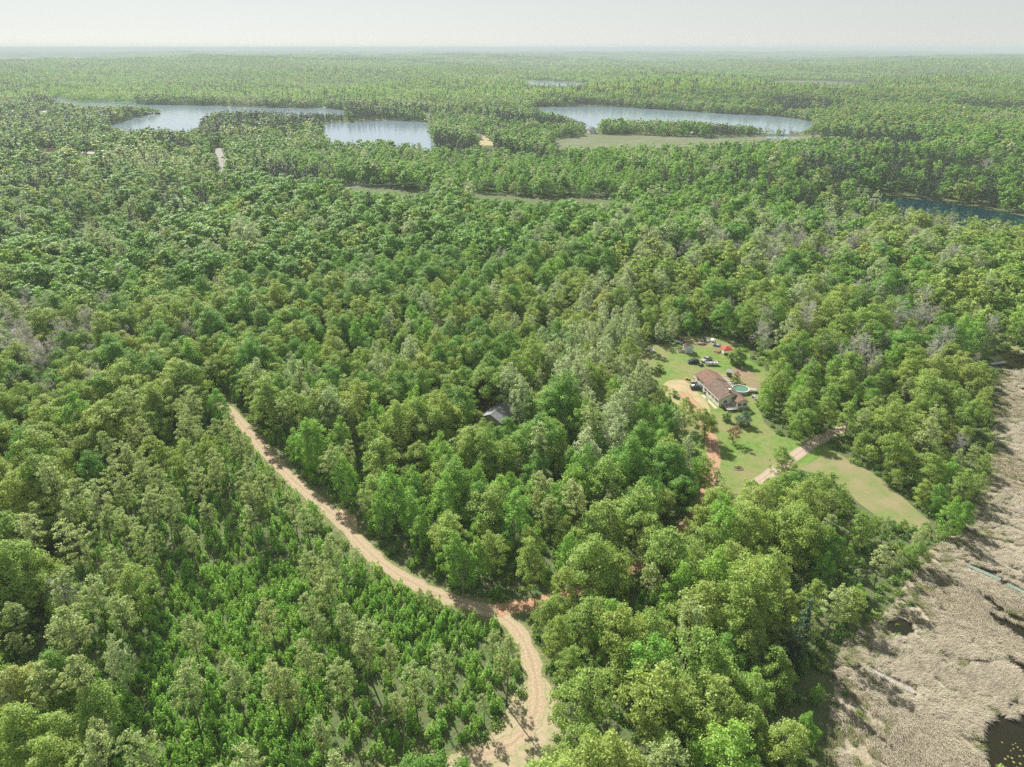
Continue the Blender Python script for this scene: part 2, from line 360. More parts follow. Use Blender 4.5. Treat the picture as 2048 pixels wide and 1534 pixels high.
def tree_parts(kind, seed, lod=0):
    K = KINDS[kind]; rng = np.random.RandomState(seed); R, Ht, c0 = K['R'], K['H'], K['c0']
    nleaf = {0: K['n'], 1: K['n'] // 6, 2: K['n'] // 24}[lod]; ls = K['s'] * {0: 1, 1: 2.3, 2: 4.3}[lod]
    npf = {0: K['np'], 1: K['np'] // 2, 2: K['np'] // 4}[lod]
    cz0, cz1 = Ht * c0, Ht
    lean = rng.normal(0, .5, 2); sx = rng.uniform(.88, 1.12)
    C, Rp = [], []
    l2, l3, p2, p3 = rng.uniform(.10, .26), rng.uniform(.06, .20), rng.uniform(0, 6.28), rng.uniform(0, 6.28)
    for i in range(npf):
        t = (i + .5) / npf
        if K['prof'] in ('round', 'dome'): t = t ** .75
        a = i * 2.399963 + rng.uniform(-.5, .5)
        lobe = 1 + l2 * math.sin(2*a + p2) + l3 * math.sin(3*a + p3)
        rr = R * prof(K['prof'], t) * lobe; q = rng.uniform(.25, 1.0) ** .6 * .95
        if t > .93: q *= .4
        pr = K['pr'] * R * rng.uniform(.6, 1.45) * (1 if K['prof'] != 'cone' else (1.25 - t * .75))
        z = cz0 + (cz1 - cz0) * (t * (1 + .16 * math.sin(a + p3)) ) - pr * K['fl'] * .6 + rng.normal(0, .35)
        f = t * .9
        C.append((rr*q*math.cos(a)*sx + lean[0]*f, rr*q*math.sin(a)/sx + lean[1]*f, z)); Rp.append(pr)
    C = np.array(C); Rp = np.array(Rp)
    w = Rp ** 1.6; cnt = rng.multinomial(nleaf, w / w.sum())
    ii = np.repeat(np.arange(npf), cnt); n = len(ii)
    d = rng.normal(size=(n, 3)); d /= np.linalg.norm(d, axis=1, keepdims=True)
    d[:, 2] = np.where(d[:, 2] < -.45, -d[:, 2], d[:, 2])
    rad = Rp[ii] * rng.uniform(.15, 1.0, n) ** .5 * rng.uniform(.8, 1.35, n)
    P = C[ii] + d * rad[:, None] * np.array([1, 1, K['fl']])
    out = P - np.array([lean[0]*.5, lean[1]*.5, cz0 + (cz1 - cz0) * .35]); out /= np.linalg.norm(out, axis=1, keepdims=True) + 1e-6
    k_ = .42 if kind in ('maple', 'oak') else .6
    N = d * (.95 - k_) + out * (.95 - k_) + np.array([0, 0, .3]) + rng.normal(0, k_, (n, 3))
    S = ls * rng.uniform(.65, 1.3, n)
    V, Fq = rhombi(rng, P, N, S, .5 if kind == 'pine' else .66)
    # trunk and limbs
    th = Ht * .93; r0 = {'pine': .2, 'oak': .26, 'maple': .22, 'aspen': .2}.get(kind, .17)
    zs = np.linspace(0, 1, 5); bend = rng.normal(0, .35, 2)
    trunk = np.stack([lean[0]*zs*.9 + bend[0]*np.sin(zs*3), lean[1]*zs*.9 + bend[1]*np.sin(zs*3), zs*th - .15], 1)
    paths = [(trunk, r0 * (1 - zs * .85))]
    if lod < 2:
        pick = range(0, npf, 2) if lod == 0 else range(0, npf, 4)
        for i in pick:
            c = C[i]; zz = max(.18, (c[2] - np.hypot(c[0], c[1]) * .75) / th); zz = min(zz, .9)
            a0 = np.array([np.interp(zz, zs, trunk[:, k]) for k in range(3)])
            mid = a0 * .5 + c * .5 + np.array([0, 0, .25])
            rb = r0 * (1 - zz * .8) * .42
            paths.append((np.array([a0, mid, c]), np.array([rb, rb * .7, rb * .25])))
            if lod == 0 and kind in ('poplar', 'aspen', 'ash'):
                for _ in range(3):
                    e = c + rng.normal(0, 1, 3) * Rp[i] * .7; paths.append((np.array([c, e]), np.array([rb*.3, .015])))
    TV, TF = tubes(paths, 5 if lod == 0 else 3)
    return (V, Fq), (TV, TF)
def twigs(rng, p, d, L, r, depth, out):
    q = p + d * L; out.append((np.array([p, (p+q)/2 + rng.normal(0, L*.05, 3), q]), np.array([r, r*.8, r*.6])))
    if depth == 0: return
    for _ in range(rng.randint(3, 5) if depth > 1 else 4):
        f = rng.uniform(.35, 1); nd = d + rng.normal(0, .5, 3); nd[2] += .12; nd /= np.linalg.norm(nd)
        twigs(rng, p + d * L * f, nd, L * rng.uniform(.5, .72), r * .55, depth - 1, out)
def bare_parts(seed, Ht=14.5, depth=3, spread=.42, limbs=14, rt=.2, start=.35):
    rng = np.random.RandomState(seed); zs = np.linspace(0, 1, 6)
    b = rng.normal(0, .4, 2); tr = np.stack([b[0]*np.sin(zs*2.5), b[1]*np.sin(zs*2.2), zs*Ht*.95 - .1], 1)
    trunk = [(tr, rt * (1 - zs * .88))]; out = []
    for i in range(limbs):
        z = start + (.97 - start) * (i + .5) / limbs; a = i * 2.4 + rng.uniform(-.4, .4)
        p = np.array([np.interp(z, zs, tr[:, k]) for k in range(3)])
        d = np.array([math.cos(a) * spread * 2, math.sin(a) * spread * 2, 1.0]); d /= np.linalg.norm(d)
        twigs(rng, p, d, Ht * .22 * (1.15 - z * .5), rt * (.38 if depth < 2 else .55) * (1.1 - z), depth, out)
    V, Fq = tubes(out, 3)
    if depth > 1:
        i = rng.randint(0, len(out), 2600); a = np.array([out[k][0][0] for k in i]); b_ = np.array([out[k][0][-1] for k in i]); t = rng.uniform(0, 1, (len(i), 1))
        P = a + (b_ - a) * t + rng.normal(0, .16, (len(i), 3)); v, f = rhombi(rng, P, rng.normal(size=P.shape), rng.uniform(.05, .13, len(i)), .5)
        Fq = np.concatenate([Fq, f + len(V)]); V = np.concatenate([V, v])
    return tubes(trunk, 6), (V, Fq)
def join(parts):
    V, Fq, M = [], [], []; b = 0
    for (v, f), m in parts:
        V.append(v); Fq.append(f + b); M.append(np.full(len(f), m)); b += len(v)
    return np.concatenate(V), np.concatenate(Fq), np.concatenate(M)

NV0 = 6
CROWN, TRUNK = {}, {}
for kd in KINDS:
    CROWN[kd], TRUNK[kd] = [], []
    for s in range(NV0):
        c, t = tree_parts(kd, 100 + 17 * s + len(kd), 0)
        CROWN[kd].append(npmesh(kd + "_crown", *c, [LEAF[KINDS[kd]['leaf']]]))
        TRUNK[kd].append(npmesh(kd + "_trunk", *t, [KINDS[kd]['bark']], smooth_=True))
CROWN['leafless'], TRUNK['leafless'] = [], []
CROWN['dead'], TRUNK['dead'] = [], []
for s in range(3):
    t, c = bare_parts(40 + s, depth=3, limbs=16); CROWN['leafless'].append(npmesh("leafless_crown", *c, [LEAF['twig']])); TRUNK['leafless'].append(npmesh("leafless_trunk", *t, [BARK_PALE], smooth_=True))
for s in range(3):
    t, c = bare_parts(60 + s, Ht=13, depth=1, limbs=9, spread=.5, rt=.2, start=.4); CROWN['dead'].append(npmesh("dead_limbs", *c, [BARK_DEAD])); TRUNK['dead'].append(npmesh("dead_trunk", *t, [BARK_DEAD], smooth_=True))

# --- templates for the mass of the forest (never linked to the scene; the stuff objects copy them)
def template(coll, name, V, Fq, mats, mi=None):
    o = bpy.data.objects.new(name, npmesh(name, V, Fq, mats, mi)); coll.objects.link(o); o["kind"] = "stuff"; return o
fcol = bpy.data.collections.new("forest_sources")
names = []
for kd in KINDS:
    for lod in (1, 2):
        for s in range(5):
            c, t = tree_parts(kd, 500 + 31 * s + len(kd) * 3, lod)
            V, Fq, M = join([(c, 0), (t, 1)]); nm = f"forest_{kd}_{lod}_{s}"
            template(fcol, nm, V, Fq, [LEAF[KINDS[kd]['leaf']], KINDS[kd]['bark']], M); names.append(nm)
for s in range(3):
    t, c = bare_parts(80 + s, depth=2, limbs=14); V, Fq, M = join([(c, 0), (t, 1)])
    for lod in (1, 2):
        template(fcol, f"forest_leafless_{lod}_{s}", V, Fq, [LEAF['twig'], BARK_PALE], M); names.append(f"forest_leafless_{lod}_{s}")
# stands of trees for the far distance: many crowns in one piece
STAND = {0: (46.0, 30, 84, .95), 1: (120.0, 150, 22, 2.1)}
fkinds = ['maple', 'oak', 'ash', 'poplar', 'pine', 'birch', 'aspen']
mixes = [dict(maple=5, oak=2, ash=2, poplar=1, birch=1, pine=2), dict(maple=4, oak=4, ash=2, pine=1.5), dict(pine=4, maple=2, ash=2, oak=1),
         dict(maple=3, poplar=3, aspen=4, birch=3), dict(maple=6, birch=2, pine=3)]
for size_i, (side, ntree, nq, qs) in STAND.items():
    for mi_, mix in enumerate(mixes):
        rng = np.random.RandomState(900 + 7 * mi_ + size_i); ks = list(mix); pw = np.array([mix[k] for k in ks], float); pw /= pw.sum()
        parts = []; n1 = int(round(math.sqrt(ntree)))
        for gx in range(n1):
            for gy in range(n1):
                k = ks[rng.choice(len(ks), p=pw)]; K = KINDS[k]; sc = rng.choice([.6, .8, .95, 1.1, 1.25, 1.4], p=[.12, .2, .25, .23, .14, .06])
                cx_ = ((gx + rng.uniform(.15, .85)) / n1 - .5) * side * 1.04; cy_ = ((gy + rng.uniform(.15, .85)) / n1 - .5) * side * 1.04
                R = K['R'] * sc * (1.15 if k != 'pine' else 1); Ht = K['H'] * sc
                d = rng.normal(size=(nq, 3)); d /= np.linalg.norm(d, axis=1, keepdims=True); d[:, 2] = np.where(d[:, 2] < -.5, -d[:, 2], d[:, 2])
                if k == 'pine':
                    t = rng.uniform(0, 1, nq); a = rng.uniform(0, 6.283, nq); rr = R * (1.02 - t)
                    C = np.stack([cx_ + rr*np.cos(a), cy_ + rr*np.sin(a), Ht*(.2 + .8*t)], 1); N = np.stack([np.cos(a), np.sin(a), 0*a + .5], 1)
                else:
                    C = np.array([cx_, cy_, Ht*.64]) + d * np.array([R, R, Ht*.37]) * rng.uniform(.75, 1.05, (nq, 1)); N = d + rng.normal(0, .45, (nq, 3))
                v, f = rhombi(rng, C, N, qs * rng.uniform(.7, 1.3, nq) * (1 if k != 'pine' else .8), .8)
                parts.append(((v, f), ks.index(k)))
        V, Fq, M = join(parts); nm = f"stand_{size_i}_{mi_}"
        template(fcol, nm, V, Fq, [LEAF[KINDS[k]['leaf']] for k in ks], M); names.append(nm)
ORDER = {n: i for i, n in enumerate(sorted(names))}

def scatter(name, pts, idx, rz, sc, coll, label, cat=None, tilt=None):
    """one object: a point per plant, each point carries its own source, turn and size"""
    pts = np.asarray(pts, np.float32); n = len(pts)
    me = bpy.data.meshes.new(name); me.vertices.add(n); me.vertices.foreach_set("co", pts.ravel())
    a = me.attributes.new("pick", 'INT', 'POINT'); a.data.foreach_set("value", np.asarray(idx, np.int32))
    rot = np.zeros((n, 3), np.float32); rot[:, 2] = rz
    if tilt is not None: rot[:, 0] = tilt[0]; rot[:, 1] = tilt[1]
    a = me.attributes.new("turn", 'FLOAT_VECTOR', 'POINT'); a.data.foreach_set("vector", rot.ravel())
    a = me.attributes.new("size", 'FLOAT_VECTOR', 'POINT'); a.data.foreach_set("vector", np.asarray(sc, np.float32).ravel())
    me.update()
    o = bpy.data.objects.new(name, me); COL.objects.link(o)
    ng = bpy.data.node_groups.new(name + "_scatter", 'GeometryNodeTree')
    ng.interface.new_socket(name="Geometry", in_out='INPUT', socket_type='NodeSocketGeometry')
    ng.interface.new_socket(name="Geometry", in_out='OUTPUT', socket_type='NodeSocketGeometry')
    N = ng.nodes; L = ng.links
    gi = N.new("NodeGroupInput"); go = N.new("NodeGroupOutput"); ip = N.new("GeometryNodeInstanceOnPoints")
    ci = N.new("GeometryNodeCollectionInfo"); ci.inputs["Collection"].default_value = coll
    ci.inputs["Separate Children"].default_value = True; ci.inputs["Reset Children"].default_value = True
    def attr(nm, ty):
        q = N.new("GeometryNodeInputNamedAttribute"); q.data_type = ty; q.inputs["Name"].default_value = nm
        return next(s for s in q.outputs if s.enabled)
    e2r = N.new("FunctionNodeEulerToRotation")
    L.new(gi.outputs[0], ip.inputs["Points"]); L.new(ci.outputs[0], ip.inputs["Instance"])
    ip.inputs["Pick Instance"].default_value = True
    L.new(attr("pick", 'INT'), ip.inputs["Instance Index"]); L.new(attr("turn", 'FLOAT_VECTOR'), e2r.inputs[0]); L.new(e2r.outputs[0], ip.inputs["Rotation"])
    L.new(attr("size", 'FLOAT_VECTOR'), ip.inputs["Scale"]); L.new(ip.outputs[0], go.inputs[0])
    m = o.modifiers.new("scatter", 'NODES'); m.node_group = ng
    return tag(o, label, cat, kind="stuff")

# ------------------------------------------------------------------ where the trees stand
# which kinds grow where (photo position -> weights), read off the photograph
SEEDS = [
 (60,700,dict(leafless=6,oak=3,maple=2)),(60,480,dict(maple=5,pine=3,ash=3)),(120,640,dict(leafless=5,poplar=2,oak=2)),(260,620,dict(maple=4,oak=4,ash=2)),
 (430,450,dict(maple=6,ash=2,poplar=2)),(600,480,dict(maple=8,ash=1,aspen=1)),(760,500,dict(maple=8,birch=3)),(900,420,dict(maple=8,oak=1)),(1000,520,dict(maple=6,birch=2,aspen=1)),
 (250,400,dict(maple=4,pine=2,aspen=3,oak=1)),(100,380,dict(maple=4,pine=3,oak=2)),(330,480,dict(maple=5,poplar=3,oak=1)),(180,560,dict(maple=6,birch=1)),
 (520,620,dict(oak=5,maple=3,aspen=2)),(700,620,dict(maple=5,ash=3,poplar=2,birch=1)),(850,640,dict(ash=4,poplar=3,maple=2,birch=2)),(980,600,dict(poplar=3,ash=4,maple=3)),
 (1150,640,dict(poplar=5,oak=3,ash=3)),(1180,480,dict(maple=4,birch=3,poplar=2)),(1300,540,dict(poplar=3,ash=4,oak=2)),(1350,420,dict(maple=4,birch=3,poplar=1)),
 (1500,480,dict(poplar=5,maple=2,birch=2,leafless=2)),(1500,600,dict(oak=6,ash=2,maple=2)),(1650,480,dict(ash=3,maple=3,poplar=3,leafless=2)),(1800,470,dict(poplar=5,oak=2,leafless=3,ash=2)),
 (1920,480,dict(oak=7,ash=1)),(1850,560,dict(oak=5,maple=2,poplar=2)),(1980,570,dict(oak=6,maple=2)),(1700,560,dict(oak=3,poplar=3,maple=3,leafless=1)),(1810,620,dict(leafless=6,poplar=2,maple=1)),
 (1950,640,dict(ash=5,birch=3)),(1600,640,dict(ash=3,maple=3,leafless=2,poplar=2)),(1640,710,dict(leafless=6,poplar=1,maple=2)),(1560,690,dict(oak=5,ash=3)),
 (1580,780,dict(birch=4,ash=4,maple=2)),(1700,760,dict(oak=6,ash=2,birch=1)),(1820,780,dict(oak=7,ash=1)),(1700,860,dict(oak=5,ash=2,maple=1)),(1850,880,dict(oak=5,aspen=3,ash=1)),(1900,760,dict(ash=4,oak=3)),
 (1920,900,dict(aspen=4,ash=3,leafless=1)),(1880,980,dict(birch=4,maple=2,ash=1)),(1780,1100,dict(aspen=3,ash=3)),
 (80,880,dict(oak=6,ash=2)),(200,780,dict(oak=5,maple=3,ash=2)),(330,820,dict(oak=5,ash=2,maple=1)),(100,1000,dict(oak=5,aspen=2,maple=1)),(60,1200,dict(oak=5,aspen=3)),
 (350,950,dict(aspen=5,birch=1,ash=2)),(480,1050,dict(aspen=6,ash=1,birch=1)),(250,1050,dict(aspen=6,ash=1)),(500,1180,dict(aspen=6,birch=1)),(300,1250,dict(aspen=6,ash=1)),(100,1400,dict(aspen=4,oak=3,ash=1)),
 (350,1470,dict(aspen=6)),(700,1440,dict(aspen=6,birch=1)),(860,1330,dict(aspen=7)),(950,1380,dict(aspen=6,ash=1)),(600,1400,dict(aspen=5)),
 (560,760,dict(oak=4,maple=3,birch=2)),(700,760,dict(ash=3,maple=2,poplar=3)),(850,760,dict(maple=3,oak=2,ash=3)),(1000,740,dict(oak=5,maple=3)),(1120,760,dict(poplar=4,ash=3)),(1250,760,dict(poplar=5,ash=2,maple=1)),(1210,700,dict(poplar=5,ash=1)),
 (640,880,dict(birch=4,ash=3,aspen=2)),(780,900,dict(ash=4,birch=3,oak=1)),(900,880,dict(oak=4,birch=2,ash=2)),(1050,880,dict(maple=3,oak=3,poplar=1)),(1200,860,dict(birch=4,poplar=3,maple=2)),(1300,880,dict(maple=4,birch=3)),
 (760,1020,dict(birch=6,ash=1)),(900,1010,dict(birch=3,ash=3,maple=1)),(1020,1080,dict(birch=3,ash=3,oak=1)),(1120,960,dict(aspen=3,maple=2,ash=2)),(1180,1030,dict(aspen=3,birch=3)),(1330,960,dict(birch=3,ash=3,maple=1)),
 (1250,1080,dict(ash=5,birch=1,aspen=1)),(1420,1050,dict(oak=4,ash=3,birch=1)),(1560,1020,dict(oak=5,ash=2)),(1650,1080,dict(oak=3,birch=3,ash=2)),(1730,1130,dict(maple=3,ash=3)),
 (1180,1200,dict(ash=5,birch=2,oak=1)),(1350,1180,dict(ash=4,aspen=3)),(1500,1200,dict(ash=5,birch=1)),(1620,1220,dict(ash=4,aspen=2,birch=1)),(1200,1350,dict(ash=4,aspen=3)),(1380,1380,dict(ash=6,aspen=1)),(1480,1320,dict(ash=3,birch=3)),
 (1300,1480,dict(ash=5,leafless=1,aspen=1)),(1500,1460,dict(birch=3,ash=3)),
 (300,300,dict(maple=4,oak=3,pine=2)),(100,250,dict(maple=3,oak=3,pine=3)),(520,240,dict(pine=7,maple=2)),(600,300,dict(poplar=2,maple=4,birch=2)),(800,310,dict(birch=4,maple=3,poplar=2)),(960,260,dict(maple=3,birch=3,poplar=2)),
 (1100,340,dict(birch=6,maple=3)),(1250,300,dict(birch=3,poplar=3,maple=2)),(1500,300,dict(birch=4,maple=4,poplar=1)),(1800,300,dict(maple=4,oak=2,birch=3)),(1700,370,dict(pine=4,maple=3,oak=1)),(1780,400,dict(pine=5,birch=2)),(1950,340,dict(maple=3,birch=3,pine=1)),(1640,330,dict(birch=3,maple=3,poplar=1)),
 (1900,250,dict(oak=5,maple=3)),(600,190,dict(oak=3,maple=4,pine=1)),(900,190,dict(oak=4,maple=3)),(1300,190,dict(oak=4,maple=3,birch=1)),(200,180,dict(oak=3,maple=3,pine=1)),(700,400,dict(maple=5,birch=2)),(420,400,dict(maple=4,pine=3,oak=1)),(820,370,dict(birch=4,maple=4)),
]
SK = list(KINDS) + ['leafless']
seedxy = np.array([g(a, b, 9) for a, b, _ in SEEDS])
seedw = np.array([[w.get(k, 0) + (.12 if k in ('maple','oak','ash','birch','aspen') else .03) for k in SK] for _, _, w in SEEDS]); seedw /= seedw.sum(1, keepdims=True)
# what the photograph shows open to the sky: no crown may hang over these
VIEW = [[(p[0], p[1]) for p in P] for P in (LAKE_A, LAKE_B, LAKE_C, LAKE_D, RIVER, LAKE_F, FEN, FAR_BOG)]
VIEW += [
 [(1288,705),(1320,690),(1366,684),(1438,690),(1500,695),(1500,722),(1520,735),(1524,760),(1513,790),(1512,810),(1525,845),(1560,872),(1600,888),(1636,875),(1640,888),(1690,920),
  (1745,948),(1785,985),(1822,1020),(1820,1040),(1770,1035),(1725,1005),(1690,975),(1645,948),(1590,932),(1560,950),(1500,970),(1450,965),(1441,970),(1425,970),(1418,960),(1412,900),(1395,880),(1352,866),(1385,835),(1350,803),(1326,775),(1300,742)],
 [(455,812),(480,830),(535,890),(590,940),(612,968),(590,965),(545,930),(500,880),(468,840)],
 [(660,1022),(705,1022),(720,1075),(770,1110),(835,1160),(830,1180),(780,1155),(720,1105),(672,1050),(640,1012)],
 [(940,1202),(1050,1205),(1052,1225),(1010,1250),(960,1222)],
 [(1042,1285),(1060,1285),(1076,1335),(1062,1340)],[(1030,1405),(1060,1385),(1092,1392),(1108,1450),(1082,1500),(1010,1532),(880,1545),(900,1522),(985,1482)],
 [(978,808),(1008,800),(1010,822),(1003,842),(998,852),(975,850),(970,832)],
 [(1664,655),(1698,658),(1697,672),(1684,680),(1664,668)],[(1874,676),(1890,676),(1890,692),(1874,692)],
 [(432,306),(450,320),(451,346),(436,346),(436,330)],
 [(668,370),(700,372),(858,377),(862,387),(760,387),(700,381)],[(955,384),(1000,385),(1160,391),(1235,396),(1232,408),(1140,406),(1060,402),(960,398)],
 [(1172,250),(1194,250),(1194,268),(1172,268)],[(952,264),(966,264),(990,284),(985,293),(958,290)],
 [(72,292),(120,292),(120,303),(76,303)],[(156,301),(193,301),(193,309),(156,309)],[(0,299),(14,299),(12,306),(-5,306)],
 [(20,219),(31,219),(31,224),(20,224)],[(78,221),(97,221),(97,226),(78,226)],
 [(1990,702),(2048,712),(2100,725),(2100,745),(2048,740),(1984,736),(1980,726),(2000,718)],
 [(1985,880),(2022,882),(2022,892),(1985,888)],[(1380,262),(1391,262),(1391,269),(1380,269)],
 [(166,434),(183,436),(183,452),(170,452)],[(1305,1098),(1330,1085),(1330,1110),(1310,1128)],
 [(2048,745),(1990,760),(1992,900),(1975,985),(1940,1050),(1900,1090),(1850,1130),(1835,1180),(1800,1220),(1740,1270),(1680,1300),(1660,1340),(1650,1400),(1640,1480),(1640,1540),(2300,1540),(2300,745)],
]
SPARSE = W([(-200,1000),(150,960),(330,900),(440,850),(520,960),(640,1060),(760,1160),(900,1220),(1000,1260),(1040,1300),(1040,1480),(900,1520),(700,1560),(640,1700),(-400,1700)])
THICK = W([(360,1150),(560,1130),(720,1160),(860,1200),(950,1240),(1010,1260),(960,1290),(840,1310),(760,1350),(640,1420),(640,1534),(560,1700),(260,1700),(230,1480),(280,1330)])
rng = np.random.RandomState(11)
def free_ground(x, y, margin=1.0):
    """True where a tree may root"""
    ok = np.ones(len(x), bool)
    for P in list(wLAKES.values()) + [wFEN, wMARSH, wCLEAR, wNP]: ok &= ~inpoly(x, y, P)
    for P, w in ((wR1, 4.3), (wR2, 3.2), (wDR, 3.4), (wFR, 6), (wMR, 14)): ok &= dist_line(x, y, P, False) > w * margin
    return ok
def sees(x, y, z0, Hs, Rs):
    """True where a crown would cover something the photograph shows"""
    bad = np.zeros(len(x), bool)
    for fz, fr in ((.98, 0), (.85, .55), (.62, .9), (.45, .6), (.3, .2)):
        for sx in ((0,) if fr == 0 else (-1, 1)):
            u, v = proj(x + sx * fr * Rs, y, z0 + fz * Hs)
            for P in VIEW:
                a = np.array(P); m = (u > a[:, 0].min()) & (u < a[:, 0].max()) & (v > a[:, 1].min()) & (v < a[:, 1].max())
                if m.any():
                    k = np.where(m)[0]; bad[k] |= inpoly(u[k], v[k], P)
    return bad
trees = []   # x, y, z, kind, scale
def grid(s, ymax, ymin=55):
    ny = int(ymax / s); X, Y = [], []
    for j in range(int(ymin / s), ny):
        yy = j * s; hw = yy * .80 + 55; n = int(2 * hw / s); X.append((np.arange(n) - n / 2) * s + (j % 2) * s * .5); Y.append(np.full(n, yy))
    X = np.concatenate(X); Y = np.concatenate(Y)
    return X + rng.uniform(-.42, .42, len(X)) * s, Y + rng.uniform(-.42, .42, len(X)) * s
X, Y = grid(7.3, 1750)
q = (np.hypot(X, Y) > 330) & (rng.uniform(size=len(X)) < .27); X, Y = X[~q], Y[~q]
m = free_ground(X, Y); X, Y = X[m], Y[m]
jx = X + rng.normal(0, .055, len(X)) * np.hypot(X, Y); jy = Y + rng.normal(0, .055, len(X)) * np.hypot(X, Y)
near_seed = np.zeros(len(X), int); best = np.full(len(X), 1e18)
for i, (sx_, sy_) in enumerate(seedxy):
    d = (np.arctan2(jx, jy) - math.atan2(sx_, sy_)) ** 2 * 1.0 + (np.log(np.hypot(jx, jy)) - math.log(math.hypot(sx_, sy_))) ** 2 * .8
    k = d < best; best[k] = d[k]; near_seed[k] = i
cum = np.cumsum(seedw[near_seed], 1); kidx = (rng.uniform(size=len(X))[:, None] > cum).sum(1).clip(0, len(SK) - 1)
scl = rng.uniform(.66, 1.26, len(X)) * np.where(rng.uniform(size=len(X)) < .12, .72, 1)
scl *= 1 + .15 * np.sin(X / 29 + 2 * np.sin(Y / 83)) * np.cos(Y / 37 + X / 71) + .10 * np.sin(X / 97 + Y / 61)
wide = np.clip((np.hypot(X, Y) - 260) / 200, 0, 1) * .34
KH = np.array([KINDS[k]['H'] if k in KINDS else 14.5 for k in SK]); KR = np.array([KINDS[k]['R'] if k in KINDS else 3.0 for k in SK])
Z = height(X, Y)
rr_ = np.hypot(X, Y); iP, iB, iA = SK.index('pine'), SK.index('poplar'), SK.index('aspen')
fp = np.sin(X / 61 + 1.5 * np.sin(Y / 140)) * np.cos(Y / 90 + X / 210) + .55 * np.sin(X / 27 + Y / 33 + 2) + .55 * np.sin(17 * np.log(rr_) + 3 * X / rr_ + np.sin(5 * X / rr_)) * (rr_ > 700) + rng.normal(0, .33, len(X))
kidx = np.where((rr_ > 620) & (fp > .85), iP, kidx); kidx = np.where((rr_ > 560) & (fp < -1.15) & (kidx != iP), iB, kidx)
kidx = np.where((rr_ > 850) & np.isin(kidx, [SK.index('ash'), SK.index('birch')]) & (rng.uniform(size=len(X)) < .55), SK.index('maple'), kidx)
thin = inpoly(X, Y, SPARSE); th2 = thin & (proj(X, Y, 0 * X)[0] > 230)
kidx = np.where(th2 & (rng.uniform(size=len(X)) < .80), iA, kidx); wide = np.where(th2, -.14, wide); scl = np.where(th2, np.minimum(scl, 1.08), scl)
scl = np.where(dist_line(X, Y, wMARSH[:17], False) < 16, scl * .76, scl)
hs = KH[kidx] * scl; rs = KR[kidx] * scl
m = ~sees(X, Y, Z, hs, rs)
for f_ in (.74, .74, .72):                                # smaller trees along the edges of water and clearings
    q = np.where(~m)[0]; scl[q] *= f_; o_ = ~sees(X[q], Y[q], Z[q], KH[kidx[q]] * scl[q], KR[kidx[q]] * scl[q]); m[q[o_]] = True
m &= ~(inpoly(X, Y, THICK) & (rng.uniform(size=len(X)) < .46))
m &= ~(inpoly(X, Y, SPARSE) & (rng.uniform(size=len(X)) < .08))
u_, v_ = proj(X, Y, Z + hs * .6)
m &= (u_ > -260) & (u_ < 2300)
X, Y, Z, kidx, scl, u_, v_, wide = (a[m] for a in (X, Y, Z, kidx, scl, u_, v_, wide))
D = np.sqrt(X * X + Y * Y + (H - Z) ** 2)
inframe = (u_ > -40) & (u_ < 2088) & (v_ < 1600)
CAP = 285
single = np.zeros(len(X), bool)
for ki in range(len(SK)):
    c = np.where((kidx == ki) & inframe)[0]; c = c[np.argsort(D[c])][:CAP]; single[c] = True

# landmarks that the labels of single trees point to
LM = [("the brown-roofed house", (77, 224)), ("the track junction", g(1010, 1225)), ("the round pool", g(1481, 778)), ("the grey-roofed house", g(990, 845)),
      ("the track bend", g(1070, 1400)), ("the grey plank dock", g(1740, 1340)), ("the gravel driveway", g(1600, 900)), ("the dark marsh pond", g(2000, 722)),
      ("the track's far end", g(440, 802)), ("the track turnout", g(700, 1040)), ("the white barn-like shed", g(1377, 706)), ("the red dirt driveway", g(1428, 960))]
TXT = dict(maple=("maple_tree", "tree", "round bright green maple"), oak=("oak_tree", "tree", "olive green oak"), ash=("ash_tree", "tree", "airy pale green ash"),
           aspen=("aspen_tree", "tree", "slender grey-green aspen"), poplar=("poplar_tree", "tree", "silvery pale poplar"), birch=("birch_tree", "tree", "fresh green birch"),
           pine=("pine_tree", "tree", "dark green pine"), leafless=("leafless_tree", "tree", "grey leafless tree"), dead=("dead_tree", "tree", "bare dead tree"))
ORD = ["nearest to", "second nearest to", "third nearest to", "fourth nearest to", "fifth nearest to"]
LM2 = LM + [("the red canopy tent", g(1455, 708)), ("the light hip-roofed house", g(1681, 678)), ("the teal river", g(1900, 412)), ("the green plank walkway", g(1935, 1130)),
    ("the corner marsh pool", g(2000, 1480)), ("the middle lake", g(760, 262)), ("the gravel road", g(760, 384)), ("the bare woodland patch", g(174, 445)), ("the sapling thicket", g(480, 1330)),
    ("the red ground patch", g(125, 550)), ("the paved road gap", g(443, 330)), ("the right lake meadow", g(1300, 285)), ("the lawn's marsh end", g(1850, 1045)), ("the dark roadside bank", g(1180, 404)), ("the gravel road's left end", g(650, 372)), ("the teal river's left end", g(1740, 394)), ("the plank footway", g(1985, 880)), ("the grassy pond bank", g(2030, 680)),
    ("the far brown cottage", g(1385, 270)), ("the two-storey white house", g(959, 279)), ("the far white barn", g(1184, 267)), ("the double-armed utility pole", g(998, 398)), ("the long white building", g(97, 303))]
def where(x, y):
    d, n, p = min((math.hypot(x - p[0], y - p[1]), n, p) for n, p in LM2)
    dx, dy = x - p[0], y - p[1]
    side = ("left of" if dx < 0 else "right of") if abs(dx) > abs(dy) else ("behind" if dy > 0 else "in front of")
    if min(abs(dx), abs(dy)) > .5 * max(abs(dx), abs(dy)): side = ("behind and " if dy > 0 else "before and ") + ("left of" if dx < 0 else "right of")
    far = "just" if d < 18 else ("a little" if d < 32 else ("some way" if d < 55 else ("well" if d < 90 else "far")))
    return f"{far} {side} {n}"
